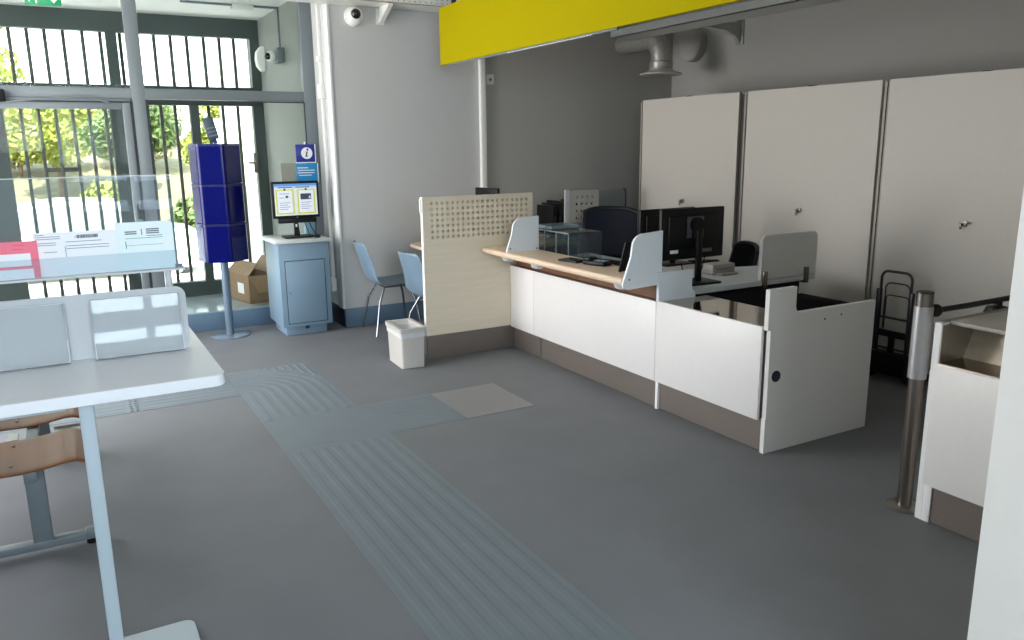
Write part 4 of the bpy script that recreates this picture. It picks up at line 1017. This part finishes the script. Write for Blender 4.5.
# corner piece: ribs bend a quarter turn
mb = MB(); base(mb, MX0, 4.658, MX1, 5.87); rib_profile(mb, 'y', 4.67, 5.27, MX0 + .015, MX1 - .015)
n = 8; W = (MX1 - MX0 - .03) / n
for i in range(n):
    a = .015 + W * (i + .16); b = .015 + W * (i + .84); s = W * .12
    pr = [(a, .002), (b, .002), (b - s, .0038), (a + s, .0038)]
    rings = []
    for k in range(19):
        th = pi / 2 * k / 18
        rings.append([mb.bm.verts.new((MX0 + r * cos(th), 5.27 + r * sin(th), z)) for r, z in pr])
    for A, B in zip(rings, rings[1:]):
        for q in range(4): mb.bm.faces.new((A[q], A[(q + 1) % 4], B[(q + 1) % 4], B[q]))
for i in range(11):
    for j in range(11):
        x = MX0 + .03 + i * .053; y = 5.30 + j * .053
        if math.hypot(x - MX0, y - 5.27) > .61: mb.cyl((x, y, .002), (x, y, .0065), .017, .011, n=10)
tag(build('tactile_corner', mb, M_mat, smooth=False), 'ribbed guide corner piece bending left with round studs in its corner', 'floor marking')
mb = MB(); base(mb, .30, 5.272, MX0 - .003, 5.87); rib_profile(mb, 'x', .31, MX0 - .01, 5.285, 5.845)
tag(build('tactile_strip_left', mb, M_mat, smooth=False), 'ribbed guide strip heading left under the writing table edge', 'floor marking').name = 'tactile_strip.001'
mb = MB(); base(mb, -.60, 5.272, .297, 5.87); rib_profile(mb, 'x', -.59, .22, 5.285, 5.845)
for i in range(2):
    for j in range(11): mb.cyl((.25 + i * .03, 5.30 + j * .053, .002), (.25 + i * .03, 5.30 + j * .053, .0065), .011, .008, n=8)
tag(build('tactile_strip', mb, M_mat, smooth=False), 'studded end piece of the guide strip right of the table leg', 'floor marking')

# ------------------------------------------------------------------ daylight
W_ = bpy.data.worlds.new('World'); SC.world = W_; W_.use_nodes = True
nt = W_.node_tree; bg = nt.nodes['Background']
tc = nt.nodes.new('ShaderNodeTexCoord'); sp = nt.nodes.new('ShaderNodeSeparateXYZ'); rp = nt.nodes.new('ShaderNodeValToRGB')
nt.links.new(tc.outputs['Generated'], sp.inputs[0]); nt.links.new(sp.outputs['Z'], rp.inputs['Fac']); nt.links.new(rp.outputs['Color'], bg.inputs['Color'])
rp.color_ramp.elements[0].color = (.95, .96, .96, 1); rp.color_ramp.elements[1].color = (.55, .74, 1.0, 1)
bg.inputs['Strength'].default_value = 4.8
def sun(rot, s, col):
    l = bpy.data.lights.new('sun', 'SUN'); l.energy = s; l.color = col; l.angle = radians(.6)
    o = bpy.data.objects.new('sun', l); COL.objects.link(o); o.rotation_euler = rot; return o
s = sun((0, 0, 0), 17, (1, .96, .88))
s.rotation_euler = Vector((.45, .55, -.95)).to_track_quat('-Z', 'Y').to_euler()
def area(name, loc, to, sx, sy_, e, col):
    l = bpy.data.lights.new(name, 'AREA'); l.shape = 'RECTANGLE'; l.size = sx; l.size_y = sy_; l.energy = e; l.color = col
    o = bpy.data.objects.new(name, l); COL.objects.link(o); o.location = loc
    o.rotation_euler = (Vector(to)).to_track_quat('-Z', 'Y').to_euler(); return o
# daylight entering through the left wall's window openings and the rear (street side) window opening; the high rear lamp is added fill
area('left_window_daylight', (XL - .11, 5.9, 1.62), (1, 0, 0), 2.8, 2.65, 182, (1.0, .955, .93))
area('rear_window_daylight', (.9, YB - .11, 1.95), (0, 1, 0), 1.6, 1.9, 140, (.60, .81, 1.0))
area('rear_high_fill_light', (-.85, YB - .11, 2.22), (0, 1, 0), 1.5, 1.35, 118, (.80, .91, 1.0))  # invented fill lamp behind the added high opening

# ------------------------------------------------------------------ camera
cam = bpy.data.cameras.new('camera'); co = bpy.data.objects.new('camera', cam); COL.objects.link(co)
F_ = 794.9; cam.sensor_fit = 'HORIZONTAL'; cam.sensor_width = 36; cam.lens = 36 * F_ / 1024; cam.clip_start = .05; cam.clip_end = 300
yw, pt, rl = radians(29.3987), radians(12.4077), radians(-.6722)
fw = Vector((sin(yw) * cos(pt), cos(yw) * cos(pt), -sin(pt))); r_ = Vector((cos(yw), -sin(yw), 0)); u_ = r_.cross(fw)
r2 = r_ * cos(rl) + u_ * sin(rl); u2 = -r_ * sin(rl) + u_ * cos(rl)
co.matrix_world = Matrix(((r2.x, u2.x, -fw.x, 0), (r2.y, u2.y, -fw.y, 0), (r2.z, u2.z, -fw.z, 1.6), (0, 0, 0, 1)))
SC.camera = co
vs_ = SC.view_settings
SC.display_settings.display_device = 'sRGB'
vs_.view_transform = 'Standard'; vs_.look = 'None'; vs_.exposure = 0.0; vs_.gamma = 1.0; vs_.use_curve_mapping = False
cy = SC.cycles
cy.use_denoising = True; cy.max_bounces = 10; cy.diffuse_bounces = 5; cy.glossy_bounces = 5; cy.transparent_max_bounces = 32; cy.sample_clamp_indirect = 8.0; cy.caustics_reflective = False; cy.caustics_refractive = False
